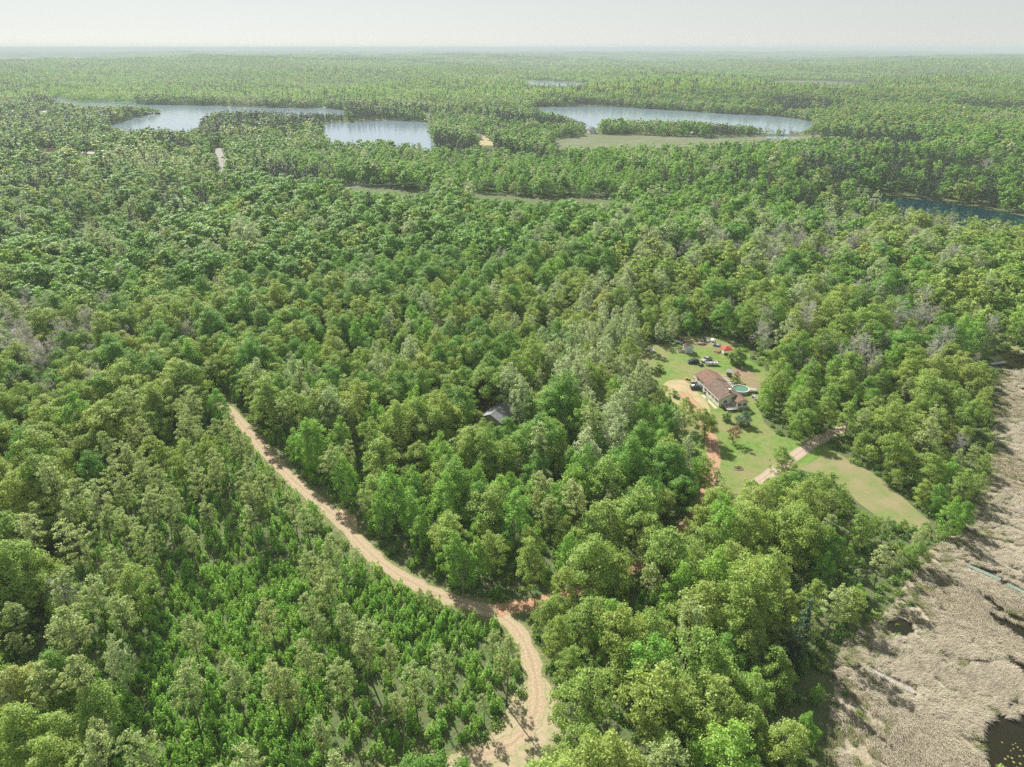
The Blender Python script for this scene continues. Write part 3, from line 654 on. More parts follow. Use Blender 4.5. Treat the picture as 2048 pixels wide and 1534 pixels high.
def copy_tree(kd, x, y, z, s, rz, var, label=None, group=None, sxy=1.0):
    nm, cat, txt = TXT[kd]
    r = empty(nm, (x, y, z), rz); r.scale = (s * sxy, s * sxy, s); r.empty_display_size = 1
    t = bpy.data.objects.new("trunk", TRUNK[kd][var % len(TRUNK[kd])]); COL.objects.link(t); t.parent = r
    c = bpy.data.objects.new("limbs" if kd == 'dead' else "crown", CROWN[kd][var % len(CROWN[kd])]); COL.objects.link(c); c.parent = r
    tag(r, label or txt, cat, group or nm.replace("_tree", "") + " trees of the forest")
    return r
si = np.where(single)[0]; lab = {}
for ki, k in enumerate(SK):
    mine = [i for i in si if kidx[i] == ki]
    if not mine: continue
    tr_ = TXT[k][2]
    for n, p in LM:
        near = sorted(mine, key=lambda i: math.hypot(X[i] - p[0], Y[i] - p[1]))[:4]
        for q, i in enumerate(near):
            if math.hypot(X[i] - p[0], Y[i] - p[1]) < 60 and i not in lab: lab[i] = f"{tr_} {ORD[q]} {n}"
full = {}
for i in si:
    kd = SK[kidx[i]]
    if i in lab: full[i] = (lab[i], None); continue
    size = "tall " if scl[i] > 1.12 else ("small " if scl[i] < .8 else ("mid-sized " if scl[i] < .96 else ""))
    w_ = where(X[i], Y[i]); full[i] = (size + TXT[kd][2] + " " + w_, size + TXT[kd][0].replace("_tree", "") + " trees " + w_)
same = {}
for i in si: same.setdefault(full[i][0], []).append(i)
for L_, q in same.items():
    if len(q) < 2: continue
    q.sort(key=lambda i: D[i])
    if len(q) == 2: ws = ["nearer", "farther"]
    else: ws = ["nearest"] + [w + " nearest" for w in ("second", "third", "fourth", "fifth", "sixth", "seventh", "eighth", "ninth", "tenth")][:max(0, len(q) - 2)] + ["farthest"]
    for k, i in enumerate(q):
        wd = ws[k] if len(ws) == len(q) else (ws[k] if k < len(ws) - 1 else ("farthest" if i == q[-1] else None))
        if wd and len((wd + " " + L_).split()) <= 16: full[i] = (wd + " " + L_, full[i][1])
for i in si:
    copy_tree(SK[kidx[i]], X[i], Y[i], Z[i], scl[i], rng.uniform(0, 6.283), int(rng.randint(0, 12)), full[i][0], full[i][1], rng.uniform(.9, 1.15) + wide[i])
# the rest of the wood up to the far shore
ri = np.where(~single)[0]
nmk = [f"forest_{SK[kidx[i]]}_{1 if D[i] < 850 else 2}_{rng.randint(5 if SK[kidx[i]] != 'leafless' else 3)}" for i in ri]
pts = [np.stack([X[ri], Y[ri], Z[ri]], 1)]; idx = [ORDER[n] for n in nmk]
scs = np.stack([scl[ri] * (rng.uniform(.85, 1.15, len(ri)) + wide[ri]), scl[ri] * (rng.uniform(.85, 1.15, len(ri)) + wide[ri]), scl[ri]], 1); rzs = rng.uniform(0, 6.283, len(ri))
SCS, RZS = [scs], [rzs]
# far stands
for size_i, y0, y1 in ((0, 1700, 5200), (1, 5150, 21000)):
    side = STAND[size_i][0]; nyy = int((y1 - y0) / side); PX, PY = [], []
    for j in range(nyy):
        yy = y0 + (j + .5) * side; hw = yy * .79 + 100; n = int(2 * hw / side); PX.append((np.arange(n) - n / 2 + (j % 2) * .5) * side); PY.append(np.full(n, yy))
    PX = np.concatenate(PX) + rng.uniform(-2, 2, sum(map(len, PX))); PY = np.concatenate(PY)
    m = np.ones(len(PX), bool)
    for q in 'DF': m &= ~inpoly(PX, PY, wLAKES[q]) & (dist_line(PX, PY, wLAKES[q]) > side * .55)
    m &= ~inpoly(PX, PY, W(FAR_BOG)) & (dist_line(PX, PY, W(FAR_BOG)) > side * .4)
    m &= rng.uniform(size=len(PX)) > .03
    PZ = height(PX, PY); m &= ~sees(PX, PY, PZ, np.full(len(PX), 15.), np.full(len(PX), side * .5)) | (size_i == 1)
    PX, PY, PZ = PX[m], PY[m], PZ[m]
    f = (np.sin(PX / 310 + 1.3) * np.cos(PY / 450 + PX / 900) + .6 * np.sin(PX / 130 + PY / 210) + rng.normal(0, .35, len(PX))) - .75 * np.sin(15 * np.log(PY) + 4 * PX / PY + 1.5 * np.sin(6 * PX / PY)) - .6
    mi_ = np.digitize(f, [-1.05, -.3, .35, 1.0]); mi_ = np.array([2, 1, 0, 4, 3])[mi_]
    idx += [ORDER[f"stand_{size_i}_{k}"] for k in mi_]; pts.append(np.stack([PX, PY, PZ], 1))
    s_ = rng.uniform(.85, 1.18, len(PX)); SCS.append(np.stack([s_ * 0 + 1.03, s_ * 0 + 1.03, s_], 1)); RZS.append(rng.randint(0, 4, len(PX)) * math.pi / 2)
scatter("forest", np.concatenate(pts), idx, np.concatenate(RZS), np.concatenate(SCS), fcol, "unbroken mixed spring forest stretching away to the hazy horizon")

# ------------------------------------------------------------------ undergrowth, saplings
ucol = bpy.data.collections.new("undergrowth_sources")
def sapling(seed, leafy=46, h=3.0, r=.5, s=.2):
    rg = np.random.RandomState(seed); t = rg.uniform(.12, 1, leafy); a = rg.uniform(0, 6.283, leafy); rr = r * (1.05 - t) ** .6 * rg.uniform(.3, 1, leafy)
    C = np.stack([rr*np.cos(a), rr*np.sin(a), t*h], 1); N = np.stack([np.cos(a)*.6, np.sin(a)*.6, 0*a+.6], 1) + rg.normal(0, .4, (leafy, 3))
    return rhombi(rg, C, N, s * rg.uniform(.7, 1.3, leafy), .6)
def shrub(seed, n=150, r=1.3, h=1.5, s=.24):
    rg = np.random.RandomState(seed); d = rg.normal(size=(n, 3)); d /= np.linalg.norm(d, axis=1, keepdims=True); d[:, 2] = abs(d[:, 2])
    C = d * np.array([r, r, h]) * rg.uniform(.5, 1.05, (n, 1)) * (1 + .25*np.sin(d[:, :1]*5 + seed)); return rhombi(rg, C, d + rg.normal(0, .5, (n, 3)), s * rg.uniform(.7, 1.3, n), .65)
unames = []
for s in range(4):
    parts = []
    rg = np.random.RandomState(s)
    for q in range(7):
        v, f = sapling(10 * s + q, h=rg.uniform(1.3, 3.6), r=rg.uniform(.5, .95), leafy=60); v = v + np.array([rg.uniform(-1.1, 1.1), rg.uniform(-1.1, 1.1), 0]); parts.append(((v, f), 0))
    V, Fq, M = join(parts); template(ucol, f"sapling_clump_{s}", V, Fq, [LEAF['sapling']], M); unames.append(f"sapling_clump_{s}")
    v, f = shrub(200 + s); template(ucol, f"shrub_clump_{s}", v, f, [LEAF['shrub']]); unames.append(f"shrub_clump_{s}")
UO = {n: i for i, n in enumerate(sorted(unames))}
X2, Y2 = grid(2.9, 430, 60)
m = free_ground(X2, Y2, .72) & (dist_line(X2, Y2, wR1, False) > 3.1); X2, Y2 = X2[m], Y2[m]
dense = inpoly(X2, Y2, THICK) | (inpoly(X2, Y2, SPARSE) & (rng.uniform(size=len(X2)) < .8))
f = np.sin(X2 / 9 + 2) * np.sin(Y2 / 11) + np.sin(X2 / 23 + Y2 / 17)
keep = dense | (rng.uniform(size=len(X2)) < .93); X2, Y2, dense, f = (a[keep] for a in (X2, Y2, dense, f))
u2, v2 = proj(X2, Y2, np.full(len(X2), 1.)); keep = (u2 > -60) & (u2 < 2110) & (v2 < 1640); X2, Y2, dense, f = (a[keep] for a in (X2, Y2, dense, f))
sp = dense | (f + rng.normal(0, .4, len(X2)) > .5) & (X2 < 20 + rng.normal(0, 20, len(X2)))
bad = sees(X2, Y2, np.zeros(len(X2)), np.full(len(X2), 2.2), np.full(len(X2), 1.)); X2, Y2, dense, sp = (a[~bad] for a in (X2, Y2, dense, sp))
i2 = [UO[("sapling_clump_%d" if a else "shrub_clump_%d") % rng.randint(4)] for a in sp]
s2 = rng.uniform(.7, 1.25, len(X2)) * np.where(sp, 1, .95)
scatter("undergrowth", np.stack([X2, Y2, 0 * X2 - .05], 1), i2, rng.uniform(0, 6.28, len(X2)), np.stack([s2, s2, s2], 1), ucol, "dense bright green saplings and shrubs covering the forest floor")
X3, Y3 = grid(1.6, 190, 60); m = inpoly(X3, Y3, THICK) & (rng.uniform(size=len(X3)) < .86); X3, Y3 = X3[m], Y3[m]
s3 = rng.uniform(.42, .92, len(X3)) * (1 + .25 * np.sin(X3 / 5 + np.sin(Y3 / 7)) * np.cos(Y3 / 6)) * np.where(rng.uniform(size=len(X3)) < .06, 1.6, 1)
scatter("sapling_thicket", np.stack([X3, Y3, 0 * X3 - .05], 1), [UO[("shrub_clump_%d" if rng.uniform() < .30 else "sapling_clump_%d") % rng.randint(4)] for _ in X3], rng.uniform(0, 6.28, len(X3)), np.stack([s3, s3, s3], 1), ucol,
        "thicket of young bright green saplings in the foreground")

# ------------------------------------------------------------------ ground, water, roads
rr = np.concatenate([[0], np.geomspace(8, 150000, 230)]); NA = 400; aa = np.arange(NA) * 2 * math.pi / NA
# finer steps where the photograph looks
GX = (rr[:, None] * np.sin(aa)[None, :]); GY = (rr[:, None] * np.cos(aa)[None, :]); GZ = height(GX.ravel(), GY.ravel()).reshape(GX.shape)
GV = np.stack([GX, GY, GZ - .02], 2).reshape(-1, 3)
i, j = np.meshgrid(np.arange(len(rr) - 1), np.arange(NA), indexing='ij'); a = i*NA + j; b = i*NA + (j+1) % NA
GF = np.stack([a, a + NA, b + NA, b], 2).reshape(-1, 4)
FLOOR = multi_noise_mat("forest_floor", [(.075, .13, .035), (.11, .125, .055), (.06, .14, .028), (.125, .115, .07)], [.35, .2, 1.4], bump=.25, bscale=1.2)
go = bpy.data.objects.new("ground", npmesh("ground", GV, GF, [FLOOR], smooth_=True)); COL.objects.link(go); tag(go, kind="structure")

def sheet(name, P, z, m, kind="structure", sm=0):
    if sm: P = smoothc(P, sm)
    a = sum(P[i][0]*P[(i+1)%len(P)][1]-P[(i+1)%len(P)][0]*P[i][1] for i in range(len(P)))
    if a < 0: P = P[::-1]
    me = bpy.data.meshes.new(name); me.from_pydata([(x, y, z) for x, y in P], [], [tuple(range(len(P)))]); me.materials.append(m); me.update()
    o = bpy.data.objects.new(name, me); COL.objects.link(o); return tag(o, kind=kind)
def water_mat(name, col, rough=.12, wave=.06, scale=.25):
    m = bpy.data.materials.new(name); m.use_nodes = True; n = m.node_tree; b = n.nodes["Principled BSDF"]
    b.inputs["Base Color"].default_value = (*col, 1); b.inputs["Roughness"].default_value = rough; b.inputs["IOR"].default_value = 1.33; b.inputs["Specular IOR Level"].default_value = .5
    geo = n.nodes.new("ShaderNodeNewGeometry"); mp = n.nodes.new("ShaderNodeMapping"); mp.inputs["Scale"].default_value = (scale * .5, scale * 1.3, scale)
    t = n.nodes.new("ShaderNodeTexNoise"); t.inputs["Scale"].default_value = 1; t.inputs["Detail"].default_value = 5
    bp = n.nodes.new("ShaderNodeBump"); bp.inputs["Distance"].default_value = wave
    n.links.new(geo.outputs["Position"], mp.inputs[0]); n.links.new(mp.outputs[0], t.inputs["Vector"]); n.links.new(t.outputs["Fac"], bp.inputs["Height"]); n.links.new(bp.outputs[0], b.inputs["Normal"])
    return m
def grow(P, k):
    a = np.array(P, float); c = a.mean(0); return [tuple(c + (q - c) * k) for q in a]
POOLS = POOLS[:2] + [grow(P, 1.35) for P in POOLS[2:]]
LAKEW = water_mat("lake_water", (.19, .26, .32), .12, .018, .10)
RIVW = water_mat("river_water", (.003, .026, .033), .02, .003, .3)
PONDW = water_mat("pond_water", (.016, .014, .006), .05, .02, .6)
for k, P in wLAKES.items(): sheet("river_water" if k == 'R' else "lake_water", P, .25 if k != 'R' else .12, RIVW if k == 'R' else LAKEW, sm=1)
sheet("fen_ground", wFEN, .08, multi_noise_mat("fen_grass", [(.13, .155, .08), (.19, .175, .12), (.10, .13, .06)], [.03, .09], bump=.4, bscale=.4, stretch=(.3, 1, 1, 0)), sm=1)
sheet("bog_ground", W(FAR_BOG), .08, multi_noise_mat("bog", [(.09, .13, .05), (.07, .11, .04), (.12, .13, .07)], [.008, .02], bump=0), sm=1)
sheet("fen_pond_water", W(FEN_POND), .16, LAKEW, sm=1)
MUD = multi_noise_mat("marsh_mud", [(.27, .235, .165), (.09, .085, .05), (.36, .32, .24)], [.16, .5], bump=.3, bscale=2.0)
sheet("marsh_ground", wMARSH, .004, MUD)
sheet("pond_water", wNP, .02, PONDW, sm=1)
for P in POOLS: sheet("marsh_water", W(P), .03, PONDW, sm=2)
GRASS = multi_noise_mat("lawn_grass", [(.13, .22, .045), (.17, .225, .06), (.10, .18, .033), (.21, .20, .09)], [.13, .5, .045], bump=.08, bscale=6)
sheet("lawn", wCLEAR, .004, GRASS); sheet("lawn", wBANK, .004, GRASS)
sheet("dry_lawn", W([(1600,938),(1640,915),(1665,905),(1690,915),(1745,945),(1790,980),(1835,1022),(1862,1044),(1835,1062),(1800,1058),(1750,1030),(1715,1004),(1690,975),(1640,952)]), .008, multi_noise_mat("dry_grass", [(.19, .20, .085), (.15, .20, .06), (.24, .21, .115)], [.25, .12], bump=.08, bscale=6))
sheet("sandy_ground", W(SAND), .012, multi_noise_mat("sand", [(.44, .30, .195), (.37, .24, .15), (.36, .31, .19), (.26, .28, .12)], [.25, .7, .16], bump=.04, bscale=6), sm=2)
SOIL = multi_noise_mat("garden_soil", [(.24, .155, .105), (.30, .21, .15), (.20, .17, .09)], [.5, 1.2], bump=.08, bscale=4, stretch=(.3, 2.2, 1, .2))
sheet("garden_soil", W(GARDEN), .012, SOIL, sm=2); sheet("garden_soil", W(BED2), .012, SOIL, sm=2)
for nm, P in (("bare_ground", [(950,266),(966,270),(992,286),(984,296),(955,292)]), ("bare_ground", [(164,432),(185,434),(186,455),(168,455)]), ("bare_ground", [(-40,258),(8,260),(8,270),(-40,272)]), ("bare_ground", [(110,536),(140,540),(138,566),(112,562)])):
    sheet(nm, W(P), .01, bpy.data.materials["sand"], sm=1)

def road(name, P, w, z, m, wob=.35):
    P = np.array(P); d = np.gradient(P, axis=0); d /= np.linalg.norm(d, axis=1, keepdims=True); nrm = np.stack([d[:, 1], -d[:, 0]], 1)
    rg = np.random.RandomState(len(P)); K = 9; V = []; UV = []
    ww = w * .5 + rg.normal(0, wob, len(P)); L = np.concatenate([[0], np.cumsum(np.linalg.norm(np.diff(P, axis=0), axis=1))])
    for i in range(len(P)):
        for k in range(K):
            t = k / (K - 1) * 2 - 1; x, y = P[i] + nrm[i] * t * ww[i]; V.append((x, y, z)); UV.append((t, L[i]))
    Fq = [(i*K+k, i*K+k+1, (i+1)*K+k+1, (i+1)*K+k) for i in range(len(P)-1) for k in range(K-1)]
    Fq = np.array(Fq)[:, ::-1]
    me = npmesh(name, V, Fq, [m]); uv = me.uv_layers.new(name="across"); UV = np.array(UV, np.float32)
    li = np.empty(len(me.loops), np.int32); me.loops.foreach_get("vertex_index", li); uv.data.foreach_set("uv", UV[li].ravel())
    o = bpy.data.objects.new(name, me); COL.objects.link(o); return tag(o, kind="structure")
def road_mat(name, sand, rut, verge):
    m = bpy.data.materials.new(name); m.use_nodes = True; n = m.node_tree; b = n.nodes["Principled BSDF"]; L = n.links
    b.inputs["Roughness"].default_value = .95; b.inputs["Specular IOR Level"].default_value = .1
    uv = n.nodes.new("ShaderNodeUVMap"); uv.uv_map = "across"; sx = n.nodes.new("ShaderNodeSeparateXYZ"); L.new(uv.outputs[0], sx.inputs[0])
    geo = n.nodes.new("ShaderNodeNewGeometry")
    t = n.nodes.new("ShaderNodeTexNoise"); t.inputs["Scale"].default_value = .6; t.inputs["Detail"].default_value = 6; L.new(geo.outputs["Position"], t.inputs["Vector"])
    ad = n.nodes.new("ShaderNodeMath"); ad.operation = 'ABSOLUTE'; L.new(sx.outputs[0], ad.inputs[0])
    w = n.nodes.new("ShaderNodeMath"); w.operation = 'MULTIPLY_ADD'; w.inputs[1].default_value = .45; L.new(t.outputs["Fac"], w.inputs[0]); L.new(ad.outputs[0], w.inputs[2])
    r = n.nodes.new("ShaderNodeValToRGB"); cr = r.color_ramp; cr.elements[0].position = 0; cr.elements[0].color = (*rut, 1)
    cr.elements[1].position = 1.22; cr.elements[1].color = (*verge, 1)
    for p, c in ((.33, rut), (.45, sand), (.72, sand), (.80, rut), (.95, sand)):
        e = cr.elements.new(min(.999, p * .8)); e.color = (*c, 1)
    sc_ = n.nodes.new("ShaderNodeMath"); sc_.operation = 'MULTIPLY'; sc_.inputs[1].default_value = .8; L.new(w.outputs[0], sc_.inputs[0]); L.new(sc_.outputs[0], r.inputs[0])
    t2 = n.nodes.new("ShaderNodeTexNoise"); t2.inputs["Scale"].default_value = 2.2; t2.inputs["Detail"].default_value = 8; L.new(geo.outputs["Position"], t2.inputs["Vector"])
    hs = n.nodes.new("ShaderNodeHueSaturation"); mr = n.nodes.new("ShaderNodeMapRange"); mr.inputs[1].default_value = .3; mr.inputs[2].default_value = .7; mr.inputs[3].default_value = .8; mr.inputs[4].default_value = 1.15
    L.new(t2.outputs["Fac"], mr.inputs[0]); L.new(mr.outputs[0], hs.inputs["Value"]); L.new(r.outputs[0], hs.inputs["Color"]); L.new(hs.outputs[0], b.inputs["Base Color"])
    bp = n.nodes.new("ShaderNodeBump"); bp.inputs["Distance"].default_value = .08; L.new(t2.outputs["Fac"], bp.inputs["Height"]); L.new(bp.outputs[0], b.inputs["Normal"])
    return m
RM = road_mat("sand_track", (.37, .295, .20), (.32, .25, .17), (.22, .24, .11))
VERGE = multi_noise_mat("verge_grass", [(.16, .17, .07), (.24, .21, .12), (.10, .14, .04)], [.4, 1.2], bump=.1, bscale=3)
road("track_verge", wR1, 7.4, .004, VERGE, .9)
road("dirt_track", wR1, 3.9, .012, RM, .3)
road("dirt_driveway", wR2, 4.2, .017, road_mat("red_track", (.39, .245, .155), (.335, .20, .13), (.20, .20, .10)), .15)
road("gravel_driveway", wDR, 3.9, .016, road_mat("gravel", (.40, .32, .25), (.33, .26, .20), (.25, .22, .14)), .1)
ASPH = mat("asphalt", (.22, .21, .20), .9, .2, .3)
road("paved_road", wFR, 8, .03, ASPH, .1)
road("road_verge", wMR, 34, .02, multi_noise_mat("bank_shade", [(.055, .06, .035), (.045, .07, .028)], [.2], bump=.3, bscale=1), .8); road("paved_road", wMR, 8, .04, mat("road_gravel", (.40, .34, .30), .9, .2, .3), .1)  # green-brown bank colour darkened to put in the shade behind the road
BARE = multi_noise_mat("bare_verge", [(.35, .285, .20), (.30, .27, .15), (.22, .24, .11), (.37, .30, .21)], [.3, .9, .5], bump=.06, bscale=4)
sheet("sandy_ground", W([(676,1018),(708,1020),(716,1048),(712,1078),(690,1060),(668,1040)]), .008, bpy.data.materials["sand"], sm=2)
sheet("sandy_ground", W([(960,1225),(1050,1222),(1060,1300),(1040,1290),(1010,1255)]), .009, VERGE, sm=2)
sheet("sandy_ground", W([(1035,1370),(1085,1345),(1112,1390),(1140,1460),(1120,1520),(1060,1560),(900,1580),(800,1560),(860,1520),(960,1495),(1005,1440)]), .009, BARE, sm=2)

# ------------------------------------------------------------------ marsh reeds
STRAW = leaf_mat("straw", (.37, .335, .26), (.48, .44, .35), transl=.2, varisl=.22, sheen=.2)
STRAW2 = leaf_mat("reed_green", (.20, .23, .10), (.28, .27, .15), transl=.25, varisl=.3)
rcol = bpy.data.collections.new("reed_sources")
rn = []
for s in range(5):
    rg = np.random.RandomState(700 + s); nb = 120; base = rg.uniform(-.75, .75, (nb, 2)); ln = rg.uniform(.7, 1.5, nb); lean = rg.uniform(.35, 1.15, nb); da = rg.normal(0, .35, nb)
    V, Fq = [], []
    for q in range(nb):
        dx, dy = math.cos(da[q]), math.sin(da[q]); px, py = -dy, dx; w = rg.uniform(.012, .028)
        b0 = np.array([base[q][0], base[q][1], 0]); mid = b0 + np.array([dx*ln[q]*.3*lean[q], dy*ln[q]*.3*lean[q], ln[q]*.55]); tip = b0 + np.array([dx*ln[q]*.95*lean[q], dy*ln[q]*.95*lean[q], ln[q]*max(.3, 1-.55*lean[q])])
        pp = np.array([px, py, 0]) * w; k = len(V); V += [b0-pp, b0+pp, mid+pp, mid-pp, tip+pp*.7, tip-pp*.7]; Fq += [(k, k+1, k+2, k+3), (k+3, k+2, k+4, k+5)]
    for nm, mt in (("straw", STRAW), ("green", STRAW2)):
        template(rcol, f"reed_{nm}_{s}", np.array(V), np.array(Fq), [mt]); rn.append(f"reed_{nm}_{s}")
RO = {n: i for i, n in enumerate(sorted(rn))}
X4, Y4 = grid(.95, 300, 60); m = inpoly(X4, Y4, wMARSH)
for P in POOLS + [NORTH_POND]: m &= ~inpoly(X4, Y4, smoothc(W(P), 1))
X4, Y4 = X4[m], Y4[m]; u4, v4 = proj(X4, Y4, 0 * X4 + .8); k = (u4 < 2110) & (v4 < 1600); X4, Y4, u4, v4 = X4[k], Y4[k], u4[k], v4[k]
DOCKS = [((1935,1132), (2002,1161), 1.3), ((2016,1171), (2060,1194), 1.3), ((1740,1341), (1829,1386), 1.25), ((1985,878), (2020,886), .5), ((1980,727), (2012,725), 1.4)]
ok = np.ones(len(X4), bool)
for a, b, w in DOCKS: ok &= dist_line(X4, Y4, [g(*a), g(*b)], False) > w * .5 + .5
edge = dist_line(X4, Y4, wMARSH[:17], False)
nz = np.sin(X4 / 4.1 + 2 * np.sin(Y4 / 7)) * np.cos(Y4 / 5.3 + np.sin(X4 / 9)) + .5 * np.sin(X4 / 1.7 + Y4 / 2.3)
ok &= ~((nz < -.95) & (rng.uniform(size=len(X4)) < .75)); ok &= ~((edge < 9) & (rng.uniform(size=len(X4)) < .5 - edge / 25))
X4, Y4, nz, edge = (a[ok] for a in (X4, Y4, nz, edge))
grn = rng.uniform(size=len(X4)) < np.clip(.75 - edge / 14, .03, .8) + (nz < -.55) * .25
ang = -.75 + .7 * np.sin(X4 / 11 + Y4 / 17) + .5 * np.sin(Y4 / 6.1 + X4 / 23) + rng.normal(0, .3, len(X4))
s4 = rng.uniform(.7, 1.15, len(X4))
scatter("marsh_reeds", np.stack([X4, Y4, 0 * X4], 1), [RO[("reed_green_%d" if q else "reed_straw_%d") % rng.randint(5)] for q in grn], ang, np.stack([s4, s4, s4 * np.where(grn, .8, 1.)], 1), rcol,
        "flattened straw coloured reeds covering the marsh")
Xb, Yb = grid(2.2, 300, 60); m = inpoly(Xb, Yb, wMARSH); Xb, Yb = Xb[m], Yb[m]; db = dist_line(Xb, Yb, wMARSH[:17], False)
m = (rng.uniform(size=len(Xb)) < np.clip(.55 - db / 13, .004, .5)) & (proj(Xb, Yb, 0 * Xb)[0] < 2110); Xb, Yb = Xb[m], Yb[m]; sb = rng.uniform(.35, .8, len(Xb))
scatter("marsh_brush", np.stack([Xb, Yb, 0 * Xb - .05], 1), [UO["shrub_clump_%d" % rng.randint(4)] for _ in Xb], rng.uniform(0, 6.28, len(Xb)), np.stack([sb, sb, sb * .8], 1), ucol,
        "low scrub growing between the woods and the straw coloured reeds")
# lily pads on the corner pool
X5, Y5 = grid(.8, 110, 70); m = inpoly(X5, Y5, W([(2000,1480),(2048,1470),(2100,1480),(2100,1620),(1995,1600),(2010,1540)])) & (rng.uniform(size=len(X5)) < .35); X5, Y5 = X5[m], Y5[m]
pr_ = np.random.RandomState(3); V, Fq = [], []
for x, y in zip(X5, Y5):
    r = pr_.uniform(.1, .24); k = len(V); V += [(x + r*math.cos(t), y + r*math.sin(t), .045) for t in np.arange(6) * math.pi / 3]; Fq.append(tuple(range(k, k + 6)))
if V:
    lp = bpy.data.objects.new("lily_pads", npmesh("lily_pads", V, np.array(Fq), [mat("lily_pad", (.22, .24, .05), .6, .2, 3)])); COL.objects.link(lp)
    tag(lp, "yellow green lily pads floating on the dark corner pool", kind="stuff")

# ------------------------------------------------------------------ houses
SIDING = mat("cream_siding", (.66, .64, .56), .7, .10, 1.2); SHINGLE = mat("brown_shingles", (.150, .108, .084), .95, .28, 1.1, bump=.03, bscale=9)
SHINGLE2 = mat("reddish_shingles", (.185, .112, .082), .95, .22, 1.0, bump=.03, bscale=9); TRIM = mat("white_trim", (.75, .74, .70), .6)
GREYROOF = mat("grey_shingles", (.24, .245, .26), .95, .2, 1.5, bump=.03, bscale=8); TAN = mat("tan_siding", (.45, .43, .34), .8, .1, 1.2)
GLASS = mat("window_glass", (.03, .04, .045), .12, spec=.8); WOOD = mat("grey_planks", (.33, .31, .28), .9, .3, 2.0); WOODB = mat("brown_planks", (.26, .19, .13), .9, .3, 2.0)
METAL = mat("grey_metal", (.45, .46, .47), .45, .15, 2.0, metal=.6); RUBBER = mat("black_rubber", (.02, .02, .02), .9); WHITE = mat("white_paint", (.78, .78, .76), .5, .06, 3)
BRICK = mat("brick", (.42, .25, .18), .9, .3, 6)

def gable_walls(mb, x0, x1, y0, y1, ze, zr, xr=None):
    xr = (x0 + x1) / 2 if xr is None else xr
    return mb.side([(x0, 0), (x1, 0), (x1, ze), (xr, zr), (x0, ze)], y0, y1)
def gable_roof(mb, x0, x1, y0, y1, ze, zr, ov=.35, th=.14, xr=None, oy=.3):
    xr = (x0 + x1) / 2 if xr is None else xr
    sl = (zr - ze) / (xr - x0); sr = (zr - ze) / (x1 - xr)
    A = [(x0 - ov, ze - ov * sl), (xr, zr), (x1 + ov, ze - ov * sr)]
    P = [(x, z + .03) for x, z in A] + [(x, z + .03 + th) for x, z in A[::-1]]
    return mb.side(P, y0 - oy, y1 + oy)
def window(parent, x, y, z, w, h, face, name="window"):
    """face: '-x','+x','-y','+y' outward side"""
    s = -1 if face[0] == '-' else 1
    if face[1] == 'x':
        f = MB(); t = .09
        for (a0, a1, b0, b1) in ((-w/2-t, w/2+t, h/2, h/2+t), (-w/2-t, w/2+t, -h/2-t, -h/2), (-w/2-t, -w/2, -h/2, h/2), (w/2, w/2+t, -h/2, h/2), (-.03, .03, -h/2, h/2)):
            f.box(*sorted((x, x + s*.07)), y + a0, y + a1, z + b0, z + b1)
        fo = f.build(name, TRIM, parent); MB().box(*sorted((x, x + s*.03)), y-w/2, y+w/2, z-h/2, z+h/2).build("pane", GLASS, fo)
    else:
        f = MB(); t = .09
        for (a0, a1, b0, b1) in ((-w/2-t, w/2+t, h/2, h/2+t), (-w/2-t, w/2+t, -h/2-t, -h/2), (-w/2-t, -w/2, -h/2, h/2), (w/2, w/2+t, -h/2, h/2), (-.03, .03, -h/2, h/2)):
            f.box(x + a0, x + a1, *sorted((y, y + s*.07)), z + b0, z + b1)
        fo = f.build(name, TRIM, parent); MB().box(x-w/2, x+w/2, *sorted((y, y + s*.03)), z-h/2, z+h/2).build("pane", GLASS, fo)
    return fo
A_ = g(1439.1, 799.5, 2.9); B_ = g(1406.7, 769.0, 2.9)
vx, vy = B_[0] - A_[0], B_[1] - A_[1]; HL = math.hypot(vx, vy); PHI = math.atan2(-vx, vy)
ho_ = empty("house", (A_[0], A_[1], 0), PHI)
tag(ho_, "long cream-walled house with brown shingle roof beside the round pool", "house")
Wd, e0, r0_ = 9.0, 2.9, 4.75
gable_walls(MB(), 0, Wd, 0, HL, e0, r0_, 4.6).build("wall", SIDING, ho_)
rf = gable_roof(MB(), 0, Wd, 0, HL, e0, r0_, xr=4.6).build("roof", SHINGLE, ho_)
for x, y in ((3.0, 1.8), (6.7, 4.2), (6.2, 6.8)):
    zt = r0_ - abs(x - 4.6) * .4
    MB().tube((x, y, zt), (x, y, zt + .5), .13, .13, 8).build("roof_vent", TRIM, rf)
ch = MB().box(4.0, 4.7, 1.2, 1.9, 4.4, 5.9).build("chimney", BRICK, rf); MB().box(3.93, 4.77, 1.13, 1.97, 5.9, 6.0).build("chimney_cap", TRIM, ch)
gable_walls(MB(), 1.3, 9.6, HL, HL + 9.0, 2.85, 4.6).build("rear_wall", SIDING, ho_)
gable_roof(MB(), 1.3, 9.6, HL + .32, HL + 9.0, 2.85, 4.6).build("rear_roof", SHINGLE2, ho_)
